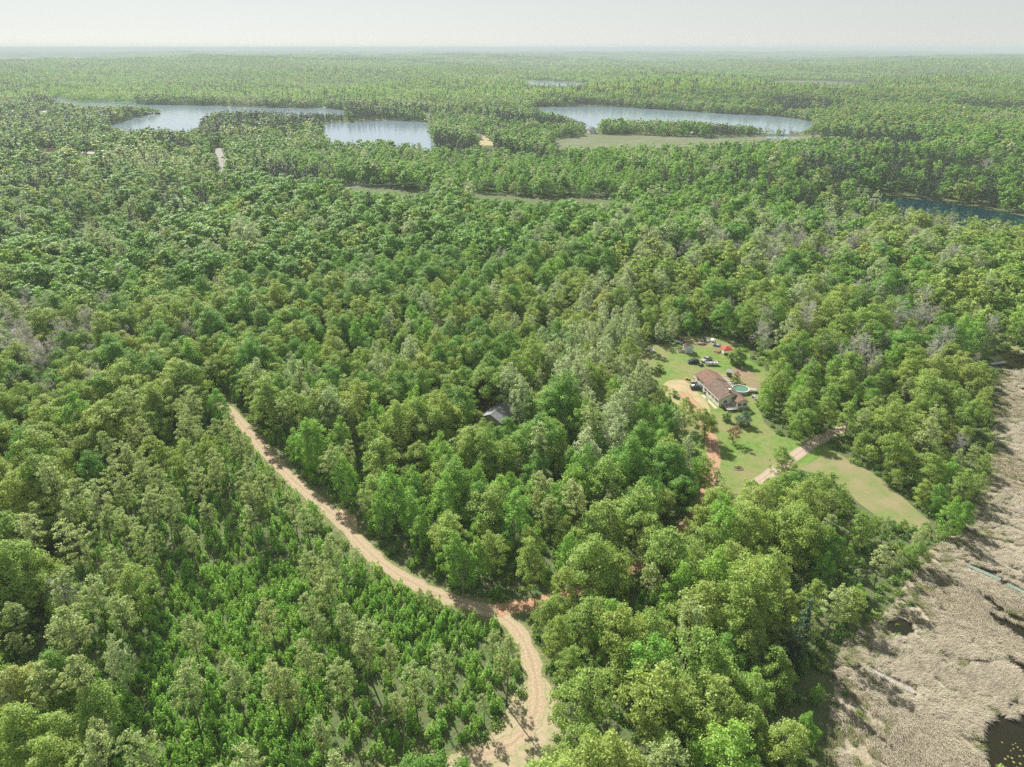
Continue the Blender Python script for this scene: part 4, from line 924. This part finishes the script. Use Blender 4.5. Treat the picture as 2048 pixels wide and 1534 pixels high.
# front porch room on posts
gable_walls(MB(), 4.9, 8.9, -3.7, -.02, 3.15, 3.95).build("porch_wall", SIDING, ho_)
gable_roof(MB(), 4.9, 8.9, -3.7, -.35, 3.15, 3.95, ov=.3).build("porch_roof", SHINGLE2, ho_)
dk = MB().box(1.2, 9.6, -4.4, -3.75, .75, .9).box(1.2, 4.85, -3.75, -.02, .75, .9).build("deck", WOOD, ho_)
m_ = MB()
for x in (1.25, 3.2, 5.2, 7.3, 9.5): m_.box(x-.05, x+.05, -4.38, -4.28, 0, 1.75)
m_.box(1.2, 9.6, -4.36, -4.30, 1.7, 1.76).box(1.2, 9.6, -4.36, -4.30, 1.3, 1.34); m_.build("railing", TRIM, dk)
f_ = MB().box(-.42, -.36, -.3, HL+.3, 2.62, 2.86).build("fascia", TRIM, ho_)
f_ = MB().box(9.37, 9.43, -.3, HL+.3, 2.62, 2.86).build("fascia", TRIM, ho_)
for y, w in ((2.0, 1.6), (4.6, 1.0), (7.4, 1.6), (10.4, 1.2)): window(ho_, 0, y, 1.75, w, 1.1, '-x')
MB().box(-.06, 0, 5.7, 6.6, .15, 2.25).build("door", WHITE, ho_)
for y in (HL + 2.2, HL + 6.5): window(ho_, 1.3, y, 1.7, 1.6, 1.1, '-x')
MB().box(1.24, 1.3, HL + 4.0, HL + 4.9, .12, 2.2).build("door", TAN, ho_)
window(ho_, 2.4, 0, 1.9, 1.2, 1.0, '-y')
for x in (5.8, 7.9): window(ho_, x, -3.7, 2.15, 1.2, 1.0, '-y')
for y in (-1.0, -2.6): window(ho_, 4.9, y, 2.15, 1.0, 1.0, '-x')
for y in (-1.0, -2.6): window(ho_, 8.9, y, 2.15, 1.0, 1.0, '+x')

def small_house(name, px, z, w, l, ze, zr, rz, wall, roof, label, wins=(), cat="house", base=None):
    x, y = g(*px) if base is None else base
    o = empty(name, (x, y, z), rz); tag(o, label, cat)
    gable_walls(MB(), -w/2, w/2, -l/2, l/2, ze, zr).build("wall", wall, o); gable_roof(MB(), -w/2, w/2, -l/2, l/2, ze, zr, ov=.45, oy=.4).build("roof", roof, o)
    for (wx, wy, wz, ww, wh, fc) in wins: window(o, wx, wy, wz, ww, wh, fc)
    return o
# grey-roofed house: gable peak (981,828), ridge runs back to (1004,810)
p0 = g(981, 828, 5.2); p1 = g(1004, 810, 5.2); d_ = math.atan2(-(p1[0]-p0[0]), p1[1]-p0[1]); l_ = 10.5
cx_, cy__ = p0[0] - math.sin(d_) * l_/2, p0[1] + math.cos(d_) * l_/2
small_house("house", None, 0, 8.6, l_, 2.9, 5.1, d_, TAN, GREYROOF, "grey-roofed tan cottage half hidden by trees in the middle of the woods", [(1.2, -l_/2, 1.6, 1.8, 1.3, '-y'), (-2.4, -l_/2, 1.6, .9, 1.1, '-y')], base=(cx_, cy__))
x_, y_ = g(1681, 678)
o = empty("house", (x_, y_, 0), .3); tag(o, "light grey hip-roofed house among the trees behind the brown-roofed house", "house")
MB().box(-4.6, 4.6, -4, 4, 0, 2.9).build("wall", SIDING, o)
MB().add([(-5.1,-4.5,2.92),(5.1,-4.5,2.92),(5.1,4.5,2.92),(-5.1,4.5,2.92),(-.6,0,5.2),(.6,0,5.2)], [(3,2,1,0),(0,1,5,4),(2,3,4,5),(1,2,5),(3,0,4)]).build("roof", mat("pale_grey_shingles", (.36, .36, .37), .95, .15, 1.5), o)
window(o, -2.2, -4, 1.6, 1.2, 1.1, '-y'); window(o, 2.2, -4, 1.6, 1.2, 1.1, '-y')
small_house("house", (1882, 693), 0, 5.5, 8, 2.7, 4.4, -.5, SIDING, mat("blue_grey_roof", (.36, .42, .48), .7, .1, 2), "small cabin with pale blue-grey roof near the marsh pond", [(0, -4, 1.5, 1.4, 1, '-y')], cat="cabin")
# far houses
ox, oy_ = g(1184, 267); zz = float(height(ox, oy_))
small_house("barn", None, zz, 11, 12, 4.8, 9.4, .25, WHITE, mat("dark_barn_roof", (.08, .08, .09), .8), "white gabled barn with dark roof by the far lake meadow", [(-2.6, -6, 3.2, 1.8, 1.6, '-y'), (2.6, -6, 3.2, 1.8, 1.6, '-y'), (0, -6, 7.0, 1.4, 1.4, '-y')], cat="barn", base=(ox, oy_ + 6))
for px, w, l, ze, zr, rz, wl, rf_, lb, ct_ in (
    ((959, 279), 7, 8, 5, 7.5, .1, WHITE, GREYROOF, "two-storey white house above the bare sand bank in the far woods", "house"),
    ((1385, 270), 7, 6, 2.8, 4.4, .3, WOODB, GREYROOF, "low brown cottage in the tree line beside the far wetland", "cottage"),
    ((97, 303), 26, 8, 3.6, 6.5, 1.5, WHITE, SHINGLE, "long white building with brown roof at the edge of the far left woods", "building"),
    ((168, 309), 8, 8, 3.2, 5, 1.2, mat("pale_blue_siding", (.5, .54, .56), .7), WHITE, "small pale shed with white roof right of the long white building", "shed"),
    ((185, 309), 9, 7, 3.2, 5, 1.4, TAN, mat("tan_roof", (.55, .5, .42), .8), "small tan-roofed house farthest right of the far left houses", "house"),
    ((5, 306), 12, 8, 3.2, 5.2, 1.3, WHITE, mat("light_roof", (.5, .5, .5), .8), "pale house in the far woods at the left border", "house"),
    ((25, 225), 14, 10, 4, 7, 1.3, TAN, mat("pale_tan_roof", (.6, .55, .48), .8), "distant house with a pale pyramid-like roof in the far left woods", "house"),
    ((87, 227), 26, 10, 3.5, 6.0, 1.5, WHITE, mat("white_roof", (.62, .62, .6), .8), "distant long pale-roofed building left of the far lake arm", "building")):
    x, y = g(*px); small_house("house" if ct_ in ("house", "cottage") else ct_, None, float(height(x, y)), w if w < l else l, l if w < l else w, ze, zr, rz, wl, rf_, lb, [(0, -(l if w < l else w)/2, 1.8, 1.4, 1.2, '-y')], cat=ct_, base=(x, y))

# ------------------------------------------------------------------ yard
sx_, sy_ = g(1377, 706)
sh = empty("shed", (sx_, sy_ + 1.3, 0), .05); tag(sh, "small white garden shed with brown patched roof at the back of the yard", "shed")
gable_walls(MB(), -1.7, 1.7, -1.6, 1.6, 2.6, 3.5).build("wall", WHITE, sh); gable_roof(MB(), -1.7, 1.7, -1.6, 1.6, 2.6, 3.5, ov=.2, oy=.15).build("roof", mat("patched_roof", (.30, .22, .16), .9, .5, 2), sh)
MB().box(-1.15, 1.15, -1.66, -1.6, .1, 2.4).build("door", mat("pale_blue_door", (.52, .60, .62), .6), sh)
def wheel(parent, x, y, r=.36, w=.22):
    t = MB().tube((x, y - w/2, r), (x, y + w/2, r), r, r, 14).build("wheel", RUBBER, parent)
    MB().tube((x, y - w/2 - .012, r), (x, y + w/2 + .012, r), r*.58, r*.58, 10).build("rim", METAL, t)
def car(name, u, v, rz, col, label, suv=False, s=1.0, load=False):
    x, y = g(u, v); o = empty(name, (x, y, 0), rz); o.scale = (s, s, s); tag(o, label, "pickup truck" if not suv else "car")
    bm = mat(name + "_paint", col, .25, spec=.6); hw = .93
    P = [(-2.7,.5),(2.62,.5),(2.72,.62),(2.72,.9),(2.5,1.08),(1.2,1.17),(-2.68,1.2),(-2.72,1.1)] if not suv else [(-2.35,.48),(2.3,.48),(2.38,.62),(2.36,.88),(2.2,1.02),(1.1,1.12),(-2.35,1.15)]
    MB().side(P, -hw, hw).build("body", bm, o, bevel=.06)
    c = [(1.15,1.16),(.55,1.72),(-.5,1.76),(-.82,1.19)] if not suv else [(1.1,1.12),(.5,1.68),(-1.95,1.7),(-2.3,1.14)]
    n = len(c); mb = MB(); ti = .13
    vs = [(px, -hw + (.03 if pz < 1.3 else ti), pz - .02) for px, pz in c] + [(px, hw - (.03 if pz < 1.3 else ti), pz - .02) for px, pz in c]
    mb.add(vs, [tuple(range(n)), tuple(range(2*n-1, n-1, -1))] + [(i, n+i, n+(i+1) % n, (i+1) % n) for i in range(n)]).build("window", GLASS, o, bevel=.03)
    mb = MB().box(c[2][0] + .02, c[1][0] - .02, -hw + ti - .01, hw - ti + .01, c[1][1] - .03, c[1][1] + .07); mb.build("roof", bm, o, bevel=.03)
    if not suv:
        MB().box(-2.6, -.95, -hw + .12, hw - .12, 1.19, 1.215).build("bed", mat("bed_dark", (.04, .04, .045), .9), o)  # flat dark plate standing in for the hollow of an open bed
    for wx in (-1.75, 1.75) if not suv else (-1.45, 1.45):
        for wy in (-hw + .05, hw - .05): wheel(o, wx, wy)
    for wy in (-.68, .68): MB().box(2.70 if not suv else 2.35, 2.76 if not suv else 2.41, wy - .17, wy + .17, .7, .88).build("headlight", TRIM, o)
    return o
pk = car("pickup_truck", 1394, 777.5, .05, (.05, .075, .10), "dark blue pickup truck with a loaded bed parked against the brown-roofed house")
car("sport_utility_vehicle", 1386, 726, 3.2, (.018, .022, .035), "dark navy vehicle parked on the grass nearest the white shed", suv=True)
car("pickup_truck", 1413, 722, 3.75, (.34, .34, .31), "grey pickup truck parked slantwise between the dark vehicle and the boat")
x, y = g(1393, 771); lo = MB()
for k in range(7):
    rg = np.random.RandomState(k); a, b = rg.uniform(-.5, .5, 2); lo.box(a-.25, a+.2, b-.18, b+.2, 0, rg.uniform(.2, .55))
lo = lo.build("load_heap", WHITE); px_, py_ = g(1394, 777.5); lo.location = (px_ - 1.75, py_ - .05, 1.22); tag(lo, "heap of pale junk lying in the bed of the dark blue pickup", "junk heap")
# boat on its trailer
bx_, by_ = g(1423, 730); bt = empty("boat_trailer", (bx_, by_, 0), .02); tag(bt, "low grey boat trailer carrying the silver boat", "trailer")
MB().box(-2.4, 2.3, -.5, -.42, .42, .5).box(-2.4, 2.3, .42, .5, .42, .5).box(-2.4, -2.3, -.5, .5, .42, .5).box(.3, .4, -.85, .85, .38, .46).box(-3.4, -2.4, -.04, .04, .42, .5).build("frame", METAL, bt)
for wy in (-.92, .92): wheel(bt, .35, wy, .3, .18)
bo = empty("boat", (bx_, by_, .5), .02); tag(bo, "silver open motor boat resting on the trailer in the yard", "boat")
hp = [(-2.9, 0), (-2.3, -.55), (-1.2, -.85), (.5, -.95), (2.4, -.9), (2.4, .9), (.5, .95), (-1.2, .85), (-2.3, .55)]
n = len(hp); vs = [(x*.92, y*.6, .05) for x, y in hp] + [(x, y, .75) for x, y in hp] + [(x*.96, y*.88, .75) for x, y in hp] + [(x*.86, y*.55, .22) for x, y in hp]
MB().add(vs, [tuple(range(n-1, -1, -1))] + [(k*n+i, k*n+(i+1) % n, (k+1)*n+(i+1) % n, (k+1)*n+i) for k in range(3) for i in range(n)] + [tuple(range(3*n, 4*n))]).build("hull", mat("boat_hull", (.62, .64, .64), .35, .1, 3), bo)
for x in (-.6, .9): MB().box(x, x+.4, -.7, .7, .45, .62).build("seat", mat("boat_seat", (.45, .45, .47), .7), bo)
MB().box(2.42, 2.75, -.18, .18, .5, 1.25).build("motor", RUBBER, bo, bevel=.05)
x, y = g(1402, 732); q = empty("garden_tractor", (x, y, 0), .4); tag(q, "dark garden tractor parked in front of the grey pickup", "tractor")
MB().side([(-.9,.35),(.9,.35),(.95,.8),(.2,.95),(.1,.6),(-.3,.6),(-.35,.85),(-.9,.8)], -.4, .4).build("body", mat("tractor_green", (.03, .045, .04), .5), q, bevel=.04)
MB().box(-.55, -.15, -.25, .25, .86, 1.0).build("seat", RUBBER, q)
for wx, r in ((-.6, .42), (.65, .28)):
    for wy in (-.45, .45): wheel(q, wx, wy, r, .2)
# red canopy tent
x, y = g(1452, 706); q = empty("canopy_tent", (x, y, 0), .15); tag(q, "red canopy tent with white side at the back edge of the yard", "tent")
MB().add([(-2,-2,2.2),(2,-2,2.2),(2,2,2.2),(-2,2,2.2),(0,0,3.1),(-2.05,-2.05,1.95),(2.05,-2.05,1.95),(2.05,2.05,1.95),(-2.05,2.05,1.95)], [(0,1,4),(1,2,4),(2,3,4),(3,0,4),(0,5,6,1),(1,6,7,2),(2,7,8,3),(3,8,5,0)]).build("roof", mat("red_canvas", (.38, .045, .03), .7, .1, 1), q)
for a, b in ((-1.9,-1.9),(1.9,-1.9),(1.9,1.9),(-1.9,1.9)): MB().tube((a, b, 0), (a, b, 2.2), .04).build("leg", METAL, q)
MB().box(-1.95, -1.92, -1.9, 0, .3, 2.0).build("side_panel", WHITE, q)
# above-ground pool
cx0, cy0 = g(1481, 778.5, .9); R0 = 3.05; q = empty("swimming_pool", (cx0, cy0, 0)); tag(q, "round above-ground pool with green water beside the house", "pool")
N_ = 40; a_ = [2*math.pi*i/N_ for i in range(N_)]
def ring(r0, r1, z0, z1):
    vs = [(r0*math.cos(t), r0*math.sin(t), z0) for t in a_] + [(r1*math.cos(t), r1*math.sin(t), z0) for t in a_] + [(r1*math.cos(t), r1*math.sin(t), z1) for t in a_] + [(r0*math.cos(t), r0*math.sin(t), z1) for t in a_]
    return MB().add(vs, [(k*N_+i, k*N_+(i+1) % N_, ((k+1) % 4)*N_+(i+1) % N_, ((k+1) % 4)*N_+i) for k in range(4) for i in range(N_)])
ring(R0-.06, R0, 0, 1.2).build("wall", mat("pool_wall", (.40, .45, .47), .5), q); ring(R0-.14, R0+.1, 1.2, 1.27).build("rim", mat("pool_rim", (.72, .74, .70), .5), q)
MB().prism([((R0-.06)*math.cos(t), (R0-.06)*math.sin(t)) for t in a_], .02, 1.0).build("water", water_mat("pool_green_water", (.09, .20, .135), .08, .02, 2.0), q)
x, y = g(1505, 783); q = empty("pool_platform", (x, y, 0), -.25); tag(q, "small weathered plank platform with steps right of the pool", "platform")
MB().box(-1.3, 1.3, -1.1, 1.1, .95, 1.05).build("top", WOOD, q)
for a, b in ((-1.2,-1),(1.2,-1),(1.2,1),(-1.2,1)): MB().box(a-.06, a+.06, b-.06, b+.06, 0, .95).build("leg", WOOD, q)
MB().box(-.4, .4, -1.7, -1.4, .25, .3).box(-.4, .4, -1.4, -1.1, .55, .6).box(-.44, -.4, -1.7, -1.1, 0, .6).box(.4, .44, -1.7, -1.1, 0, .6).build("step", WOOD, q)
# chicken coop, deck rails at the back right of the house
x, y = g(1458, 752); q = empty("coop", (x, y, 0), -.5); tag(q, "tiny wooden coop with flat grey roof beside the round garden bed", "coop")
MB().box(-.9, .9, -.8, .8, .4, 1.8).build("wall", WOODB, q); MB().add([(-1.2,-1.1,1.85),(1.2,-1.1,1.85),(1.2,1.1,2.35),(-1.2,1.1,2.35),(-1.2,-1.1,1.93),(1.2,-1.1,1.93),(1.2,1.1,2.43),(-1.2,1.1,2.43)], [(3,2,1,0),(4,5,6,7),(0,1,5,4),(1,2,6,5),(2,3,7,6),(3,0,4,7)]).build("roof", GREYROOF, q)
for a, b in ((-.85,-.75),(.85,-.75),(.85,.75),(-.85,.75)): MB().box(a-.05, a+.05, b-.05, b+.05, 0, .4).build("leg", WOODB, q)
pg = empty("pergola", (A_[0], A_[1], 0), PHI); tag(pg, "open white-railed wooden deck along the back wing of the house", "deck")
MB().box(9.9, 12.6, HL - .5, HL + 8.5, .35, .45).build("floor", WOOD, pg)
rl = MB()
for k in range(7): rl.box(12.5, 12.58, HL - .5 + k*1.48, HL - .42 + k*1.48, 0, 1.4)
rl.box(12.5, 12.56, HL - .5, HL + 8.5, 1.3, 1.38).box(12.5, 12.56, HL - .5, HL + 8.5, .85, .9); rl.build("railing", TRIM, pg)
rl = MB()
for k in range(6): rl.box(9.9, 12.6, HL + k*1.5, HL + .1 + k*1.5, 2.5, 2.6)
for k in (0, 3, 5): rl.box(12.4, 12.5, HL + k*1.5, HL + .1 + k*1.5, .45, 2.5)
rl.build("rafter", TRIM, pg)
# patio walk in front of the left wall
wk = MB().box(-1.9, -.6, -1.0, HL - 2.5, .01, .05).build("walkway", mat("pale_concrete", (.42, .37, .29), .9, .15, 1)); wk.location = (A_[0], A_[1], 0); wk.rotation_euler = (0, 0, PHI); wk["kind"] = "structure"
def garden_chair(u, v, rz, col, label):
    x, y = g(u, v); o = empty("garden_chair", (x, y, 0), rz); tag(o, label, "chair")
    m1 = mat("chair_" + label.split()[0], col, .6)
    MB().box(-.28, .28, -.28, .28, .4, .46).build("seat", m1, o); MB().box(-.28, .28, .26, .32, .46, 1.0).build("backrest", m1, o)
    for a in (-.25, .25):
        for b in (-.25, .25): MB().box(a-.03, a+.03, b-.03, b+.03, 0, .4).build("leg", m1, o)
garden_chair(1404.5, 786, .4, (.05, .05, .05), "black garden chair against the left wall of the house")
garden_chair(1409, 789, -.3, (.04, .06, .04), "dark green garden chair next to the black one on the walk")
garden_chair(1413, 799, .9, (.55, .55, .52), "pale garden chair at the lower end of the walk")
# yellow lawn tractor
x, y = g(1376, 759.5); q = empty("lawn_mower", (x, y, 0), 2.6); tag(q, "yellow and orange lawn mower standing above the dark blue pickup", "lawn mower")
MB().side([(-.8,.3),(.8,.3),(.85,.7),(.2,.85),(.1,.5),(-.3,.5),(-.35,.75),(-.8,.7)], -.35, .35).build("body", mat("mower_yellow", (.65, .38, .05), .4), q, bevel=.04)
for wx, r in ((-.55, .3), (.55, .22)):
    for wy in (-.4, .4): wheel(q, wx, wy, r, .18)
MB().tube((.1, 0, .8), (.0, 0, 1.15), .03).tube((-.02, -.2, 1.15), (-.02, .2, 1.15), .03).build("handlebar", RUBBER, q)
# planter ring on the front lawn
x, y = g(1476, 937); q = empty("stone_planter", (x, y, 0)); tag(q, "ring of grey stones with a dark plant on the front lawn", "planter")
rg = np.random.RandomState(4); sm_ = MB()
for k in range(20):
    t = 2*math.pi*k/20; r = 1.45; a, b = r*math.cos(t), r*math.sin(t)*.75; sm_.tube((a-.13, b, .13), (a+.13, b, .13), rg.uniform(.13, .2), rg.uniform(.1, .18), 6)
sm_.build("edging", mat("field_stone", (.42, .40, .38), .9, .3, 4), q)
V, Fq = rhombi(rg, np.stack([rg.normal(0, .5, 160), rg.normal(0, .35, 160), rg.uniform(.1, .7, 160)], 1), rg.normal(size=(160, 3)) + (0, 0, .5), rg.uniform(.08, .2, 160)); o = bpy.data.objects.new("plant", npmesh("plant", V, Fq, [LEAF['plum']])); COL.objects.link(o); o.parent = q
# junk along the treeline
def junk(u, v, seed, cols, label, n=14, r=1.6):
    rg = np.random.RandomState(seed); x, y = g(u, v); o = empty("junk_pile", (x, y, 0), rg.uniform(0, 3)); tag(o, label, "junk pile")
    for c_i, c in enumerate(cols):
        mb = MB()
        for k in range(n):
            a, b = rg.normal(0, r*.45, 2); w, l, h = rg.uniform(.15, .5), rg.uniform(.2, .9), rg.uniform(.15, .8); mb.box(a-w, a+w, b-l, b+l, 0 if k % 2 else rg.uniform(0, .4), h)
            if k % 4 == 0: mb.tube((a, b, .2), (a + rg.uniform(-1.2, 1.2), b + rg.uniform(-1.2, 1.2), rg.uniform(.5, 1.4)), .05)
        mb.build(("boards", "boxes", "scrap")[c_i % 3], mat(f"junk_{seed}_{c_i}", c, .8, .3, 3), o)
WH_, BL_, RD_, WD_, GY_ = (.65, .66, .68), (.05, .07, .12), (.35, .12, .08), (.36, .25, .16), (.3, .31, .33)
junk(1361, 686, 1, (WH_, BL_), "white and blue clutter left of the small white shed")
junk(1363, 703, 2, (WH_, WD_, BL_), "pale scrap heap at the left foot of the small white shed", 8)
junk(1403, 688, 3, (RD_, GY_), "reddish scrap under the trees right of the small white shed", 10)
junk(1412, 681, 4, (WH_, BL_), "white scrap frame under the dark trees behind the yard", 8)
junk(1424, 683, 5, (GY_, WH_), "grey and white clutter under the trees right of the scrap frame", 8)
junk(1434, 692, 6, (BL_, GY_), "dark clutter under the tree edge left of the red tent", 10)
junk(1435, 704, 7, (WD_, RD_), "heap of brown boards standing up left of the red tent", 12, 1.2)
junk(1345, 679, 8, (BL_, GY_), "dark blue clutter in tree shade at the far left of the yard", 8)
junk(1302, 702, 9, (WH_, GY_), "low pale brush and rubble heap on the upper left lawn", 7, 1.8)
junk(1389, 764, 10, (GY_, WD_), "grey clutter between the house wing and the dark blue pickup", 8, 1.2)
junk(1395, 757, 12, (WD_, WH_), "wooden clutter by the left corner of the back wing", 6, 1.1)
junk(1513, 797, 11, (WH_, GY_), "pale boards lying on the grass below the pool platform", 5, 1.5)

# ------------------------------------------------------------------ docks on the marsh
GREEN_W = mat("green_planks", (.20, .27, .22), .9, .25, 2)
def dock(a, b, w, m, label, zt=.75, name="dock"):
    A = Vector((*g(*a, zt), 0)); B = Vector((*g(*b, zt), 0)); d = B - A; L = d.length; o = empty(name, (A.x, A.y, 0), math.atan2(d.y, d.x)); tag(o, label, "dock")
    mb = MB(); n = max(2, int(L / .32))
    for i in range(n): mb.box(i * L / n, (i + .86) * L / n, -w/2, w/2, zt - .06, zt)
    mb.box(0, L, -w/2 + .05, -w/2 + .13, zt - .18, zt - .07).box(0, L, w/2 - .13, w/2 - .05, zt - .18, zt - .07); mb.build("deck", m, o)
    for i in range(int(L / 2.2) + 1):
        for s in (-1, 1): MB().tube((i * 2.2, s * w/2, 0), (i * 2.2, s * w/2, zt + .12), .05).build("post", m, o)
dock((1935, 1130), (2002, 1159), 1.15, GREEN_W, "weathered green plank walkway crossing the reeds at the marsh edge")
dock((2014, 1167), (2062, 1192), 1.15, GREEN_W, "outer stretch of green plank walkway nearest the dark creek")
dock((1740, 1339), (1829, 1384), 1.15, WOOD, "long grey plank dock lying in flattened reeds", .55)
dock((1985, 877), (2021, 885), .45, BARK_PALE, "narrow pale log footway poking out of the shoreline trees")
dock((1982, 728), (2011, 723), 1.3, METAL, "light metal dock reaching onto the dark pond")
dock((2042, 700), (2062, 716), 1.3, WOOD, "grey dock on the grassy bank side of the dark pond")

for u, v, lb in ((205, 198, "tiny white boat dock far across the left lake"), (650, 216.3, "tiny pale dock on the far shore of the left lake"), (1112, 210.6, "small white boat shed on the far shore of the right lake"), (251, 193.6, "white boathouse on the far bay of the left lake")):
    x, y = g(u, v + 1); small_house("boathouse", None, .2, 5, 8, 2.2, 3.4, .3, WHITE, mat("boathouse_roof_%d" % u, (.6, .6, .6), .7), lb.replace("boat dock", "boathouse").replace("pale dock", "pale boathouse"), cat="boathouse", base=(x, y))

# ------------------------------------------------------------------ power line along the middle road
POLE = mat("pole_wood", (.20, .16, .13), .9)
pts_ = []
for k, (u, v) in enumerate(((672, 366), (836, 363.5), (998, 364), (1168, 381), (1340, 386))):
    Hh = 15.0; X0, Y0 = g(u, v, Hh); zg = float(height(X0, Y0)); o = empty("utility_pole", (X0, Y0, zg), .12)
    tag(o, ("leftmost utility pole by the gravel road, half in the trees", "utility pole right of the pale road stretch", "double-armed utility pole before the dark bank", "utility pole behind the light road stretch on the right", "rightmost utility pole of the roadside line")[k], "utility pole", "utility poles along the road")
    MB().tube((0, 0, -.3), (0, 0, Hh - zg), .17, .11, 8).build("pole", POLE, o)
    MB().box(-.06, .06, -1.6, 1.6, Hh - zg - .7, Hh - zg - .55).build("crossarm", POLE, o)
    if k == 2: MB().box(-.06, .06, -1.4, 1.4, Hh - zg - 1.9, Hh - zg - 1.75).build("crossarm", POLE, o)
    pts_.append((X0, Y0, Hh))
WIRE = mat("wire", (.42, .42, .42), .4, metal=.3)
for k, (dy, dz) in enumerate(((-1.5, -.5), (0, .1), (1.5, -.5), (.2, -2.6))):
    mb = MB()
    for (x0, y0, z0), (x1, y1, z1) in zip(pts_[:-1], pts_[1:]):
        pr = None
        for i in range(9):
            t = i / 8; q = (x0 + (x1-x0)*t, y0 + (y1-y0)*t + dy, z0 + (z1-z0)*t + dz - 4 * 1.6 * t * (1 - t))
            if pr: mb.tube(pr, q, .045, n=4)
            pr = q
    o = mb.build("power_line", WIRE); tag(o, ("front", "topmost", "rear", "lowest")[k] + " power line strung between the roadside utility poles", "power line", "power lines over the road")

# ------------------------------------------------------------------ trees and bushes that stand alone
KINDS['lilac'] = dict(R=3.1, H=4.6, c0=.05, np=46, pr=.24, fl=.85, n=4200, s=.17, prof='round', leaf='lilac', bark=BARK)
KINDS['plum'] = dict(R=2.6, H=6.4, c0=.22, np=40, pr=.22, fl=.8, n=1700, s=.15, prof='round', leaf='plum', bark=BARK)
KINDS['bush'] = dict(R=1.6, H=2.3, c0=.0, np=22, pr=.32, fl=.8, n=1500, s=.15, prof='round', leaf='shrub', bark=BARK)
KINDS['round'] = dict(R=4.6, H=7.2, c0=.05, np=60, pr=.22, fl=.85, n=6500, s=.22, prof='round', leaf='shrub', bark=BARK)
for kd in ('lilac', 'plum', 'bush', 'round'):
    cc, tt = tree_parts(kd, 77, 0); CROWN[kd] = [npmesh(kd + "_crown", *cc, [LEAF[KINDS[kd]['leaf']]])]; TRUNK[kd] = [npmesh(kd + "_trunk", *tt, [BARK])]
TXT.update(lilac=("lilac_bush", "bush", "lilac"), plum=("plum_tree", "tree", "plum"), bush=("bush", "bush", "bush"), round=("willow_bush", "bush", "bush"))
for kd, u, v, s, rz, lb in (
    ('ash', 1370, 861, .80, 1.0, "single airy tree with a clear trunk left of the driveway below the house"),
    ('oak', 1408, 879, .78, 2.0, "yellow-green tree over the driveway in front of the house"),
    ('ash', 1398, 985, .78, 4.0, "pale green tree at the left edge of the red driveway"),
    ('ash', 1560, 962, .78, .3, "airy yellow-green tree at the lower end of the gravel driveway"),
    ('aspen', 1430, 1000, .62, 2.3, "small bright tree at the bottom corner of the lawn"),
    ('plum', 1466, 886, .95, 0, "reddish brown leaved plum tree on the front lawn"),
    ('lilac', 1485, 850, .9, 0, "dark lilac bush with pale blossom below the house porch"),
    ('bush', 1452, 842, 1.05, 0, "round green bush at the front left corner of the porch"),
    ('bush', 1470, 770, 1.2, 1, "dark green bush between the house and the pool"),
    ('plum', 1473, 762, .55, 2, "small purple-leaved tree beside the tiny coop"),
    ('round', 1473, 728, .88, 0, "big round grey-green bush between the red tent and the garden bed"),
    ('bush', 1517, 812, .8, 2, "dark low bush on the right side of the lawn"),
    ('bush', 1350, 793, .9, 2, "small bush at the lower edge of the sandy patch"),
    ('bush', 1320, 742, 1.1, 2, "grey-green bush on the upper left lawn edge"),
    ('aspen', 1256, 735, .95, 2, "tall pale tree standing alone at the upper left corner of the lawn"),
    ('dead', 697, 1207, 1.05, 0, "dark dead tree with forked bare limbs beside the sandy track"),
    ('dead', 926, 1196, .62, 1, "thin pale snag beside the track left of the junction"),
    ('dead', 939, 1000, .62, 2, "pale dead snag in the middle of the woods above the track"),
    ('dead', 1500, 1352, .85, 3, "pale forked dead tree in the woods left of the marsh"),
    ('dead', 1305, 1528, .85, 4, "bleached dead tree at the bottom of the woods right of the track bend"),
    ('dead', 1190, 915, .7, 5, "grey dead tree in the dark gap below the grey-roofed house"),
    ('dead', 1905, 1005, .6, 2, "pale dead tree leaning at the marsh-side wood edge"),
    ('dead', 1040, 1050, .7, 1, "twisted pale snag between dark gaps above the junction")):
    x, y = g(u, v); copy_tree(kd, x, y, 0, s, rz, int(u) % 3, lb, "free-standing trees and bushes of the yard" if kd != 'dead' else "dead standing trees")
rg = np.random.RandomState(8); nB = 420; dd = rg.normal(size=(nB, 3)); dd /= np.linalg.norm(dd, axis=1, keepdims=True); dd[:, 2] = abs(dd[:, 2])
li_ = [o for o in bpy.data.objects if o.name.startswith("lilac_bush")][0]
V, Fq = rhombi(rg, np.array([.6, -.5, 2.0]) + dd * np.array([2.9, 2.6, 2.6]) * rg.uniform(.9, 1.05, (nB, 1)), dd, rg.uniform(.08, .17, nB)); o = bpy.data.objects.new("blossom", npmesh("blossom", V, Fq, [LEAF['bloom']])); COL.objects.link(o); o.parent = li_
# leafless trees on the far spit
for k, (u, v) in enumerate(((1446, 262), (1458, 263), (1532, 268), (1544, 269), (1556, 269), (1568, 270), (1580, 270), (1596, 270))):
    x, y = g(u, v); copy_tree('dead' if k % 2 else 'leafless', x, y, 0, .9 + .06 * (k % 3), k, k, "bare tree on the thin wooded spit before the right lake", "bare trees on the lake spit")


# ------------------------------------------------------------------ air
hz = MB().box(-151500, 151500, -151500, 151500, -25, 128).build("haze", bpy.data.materials.new("haze")); hm = hz.active_material
hm.use_nodes = True; hn = hm.node_tree; hn.nodes.clear(); ho = hn.nodes.new("ShaderNodeOutputMaterial"); pv = hn.nodes.new("ShaderNodeVolumePrincipled")
pv.inputs["Color"].default_value = (.60, .70, .72, 1); pv.inputs["Density"].default_value = 1.35e-4; pv.inputs["Anisotropy"].default_value = 0.0
hn.links.new(pv.outputs[0], ho.inputs["Volume"]); tag(hz, kind="stuff")
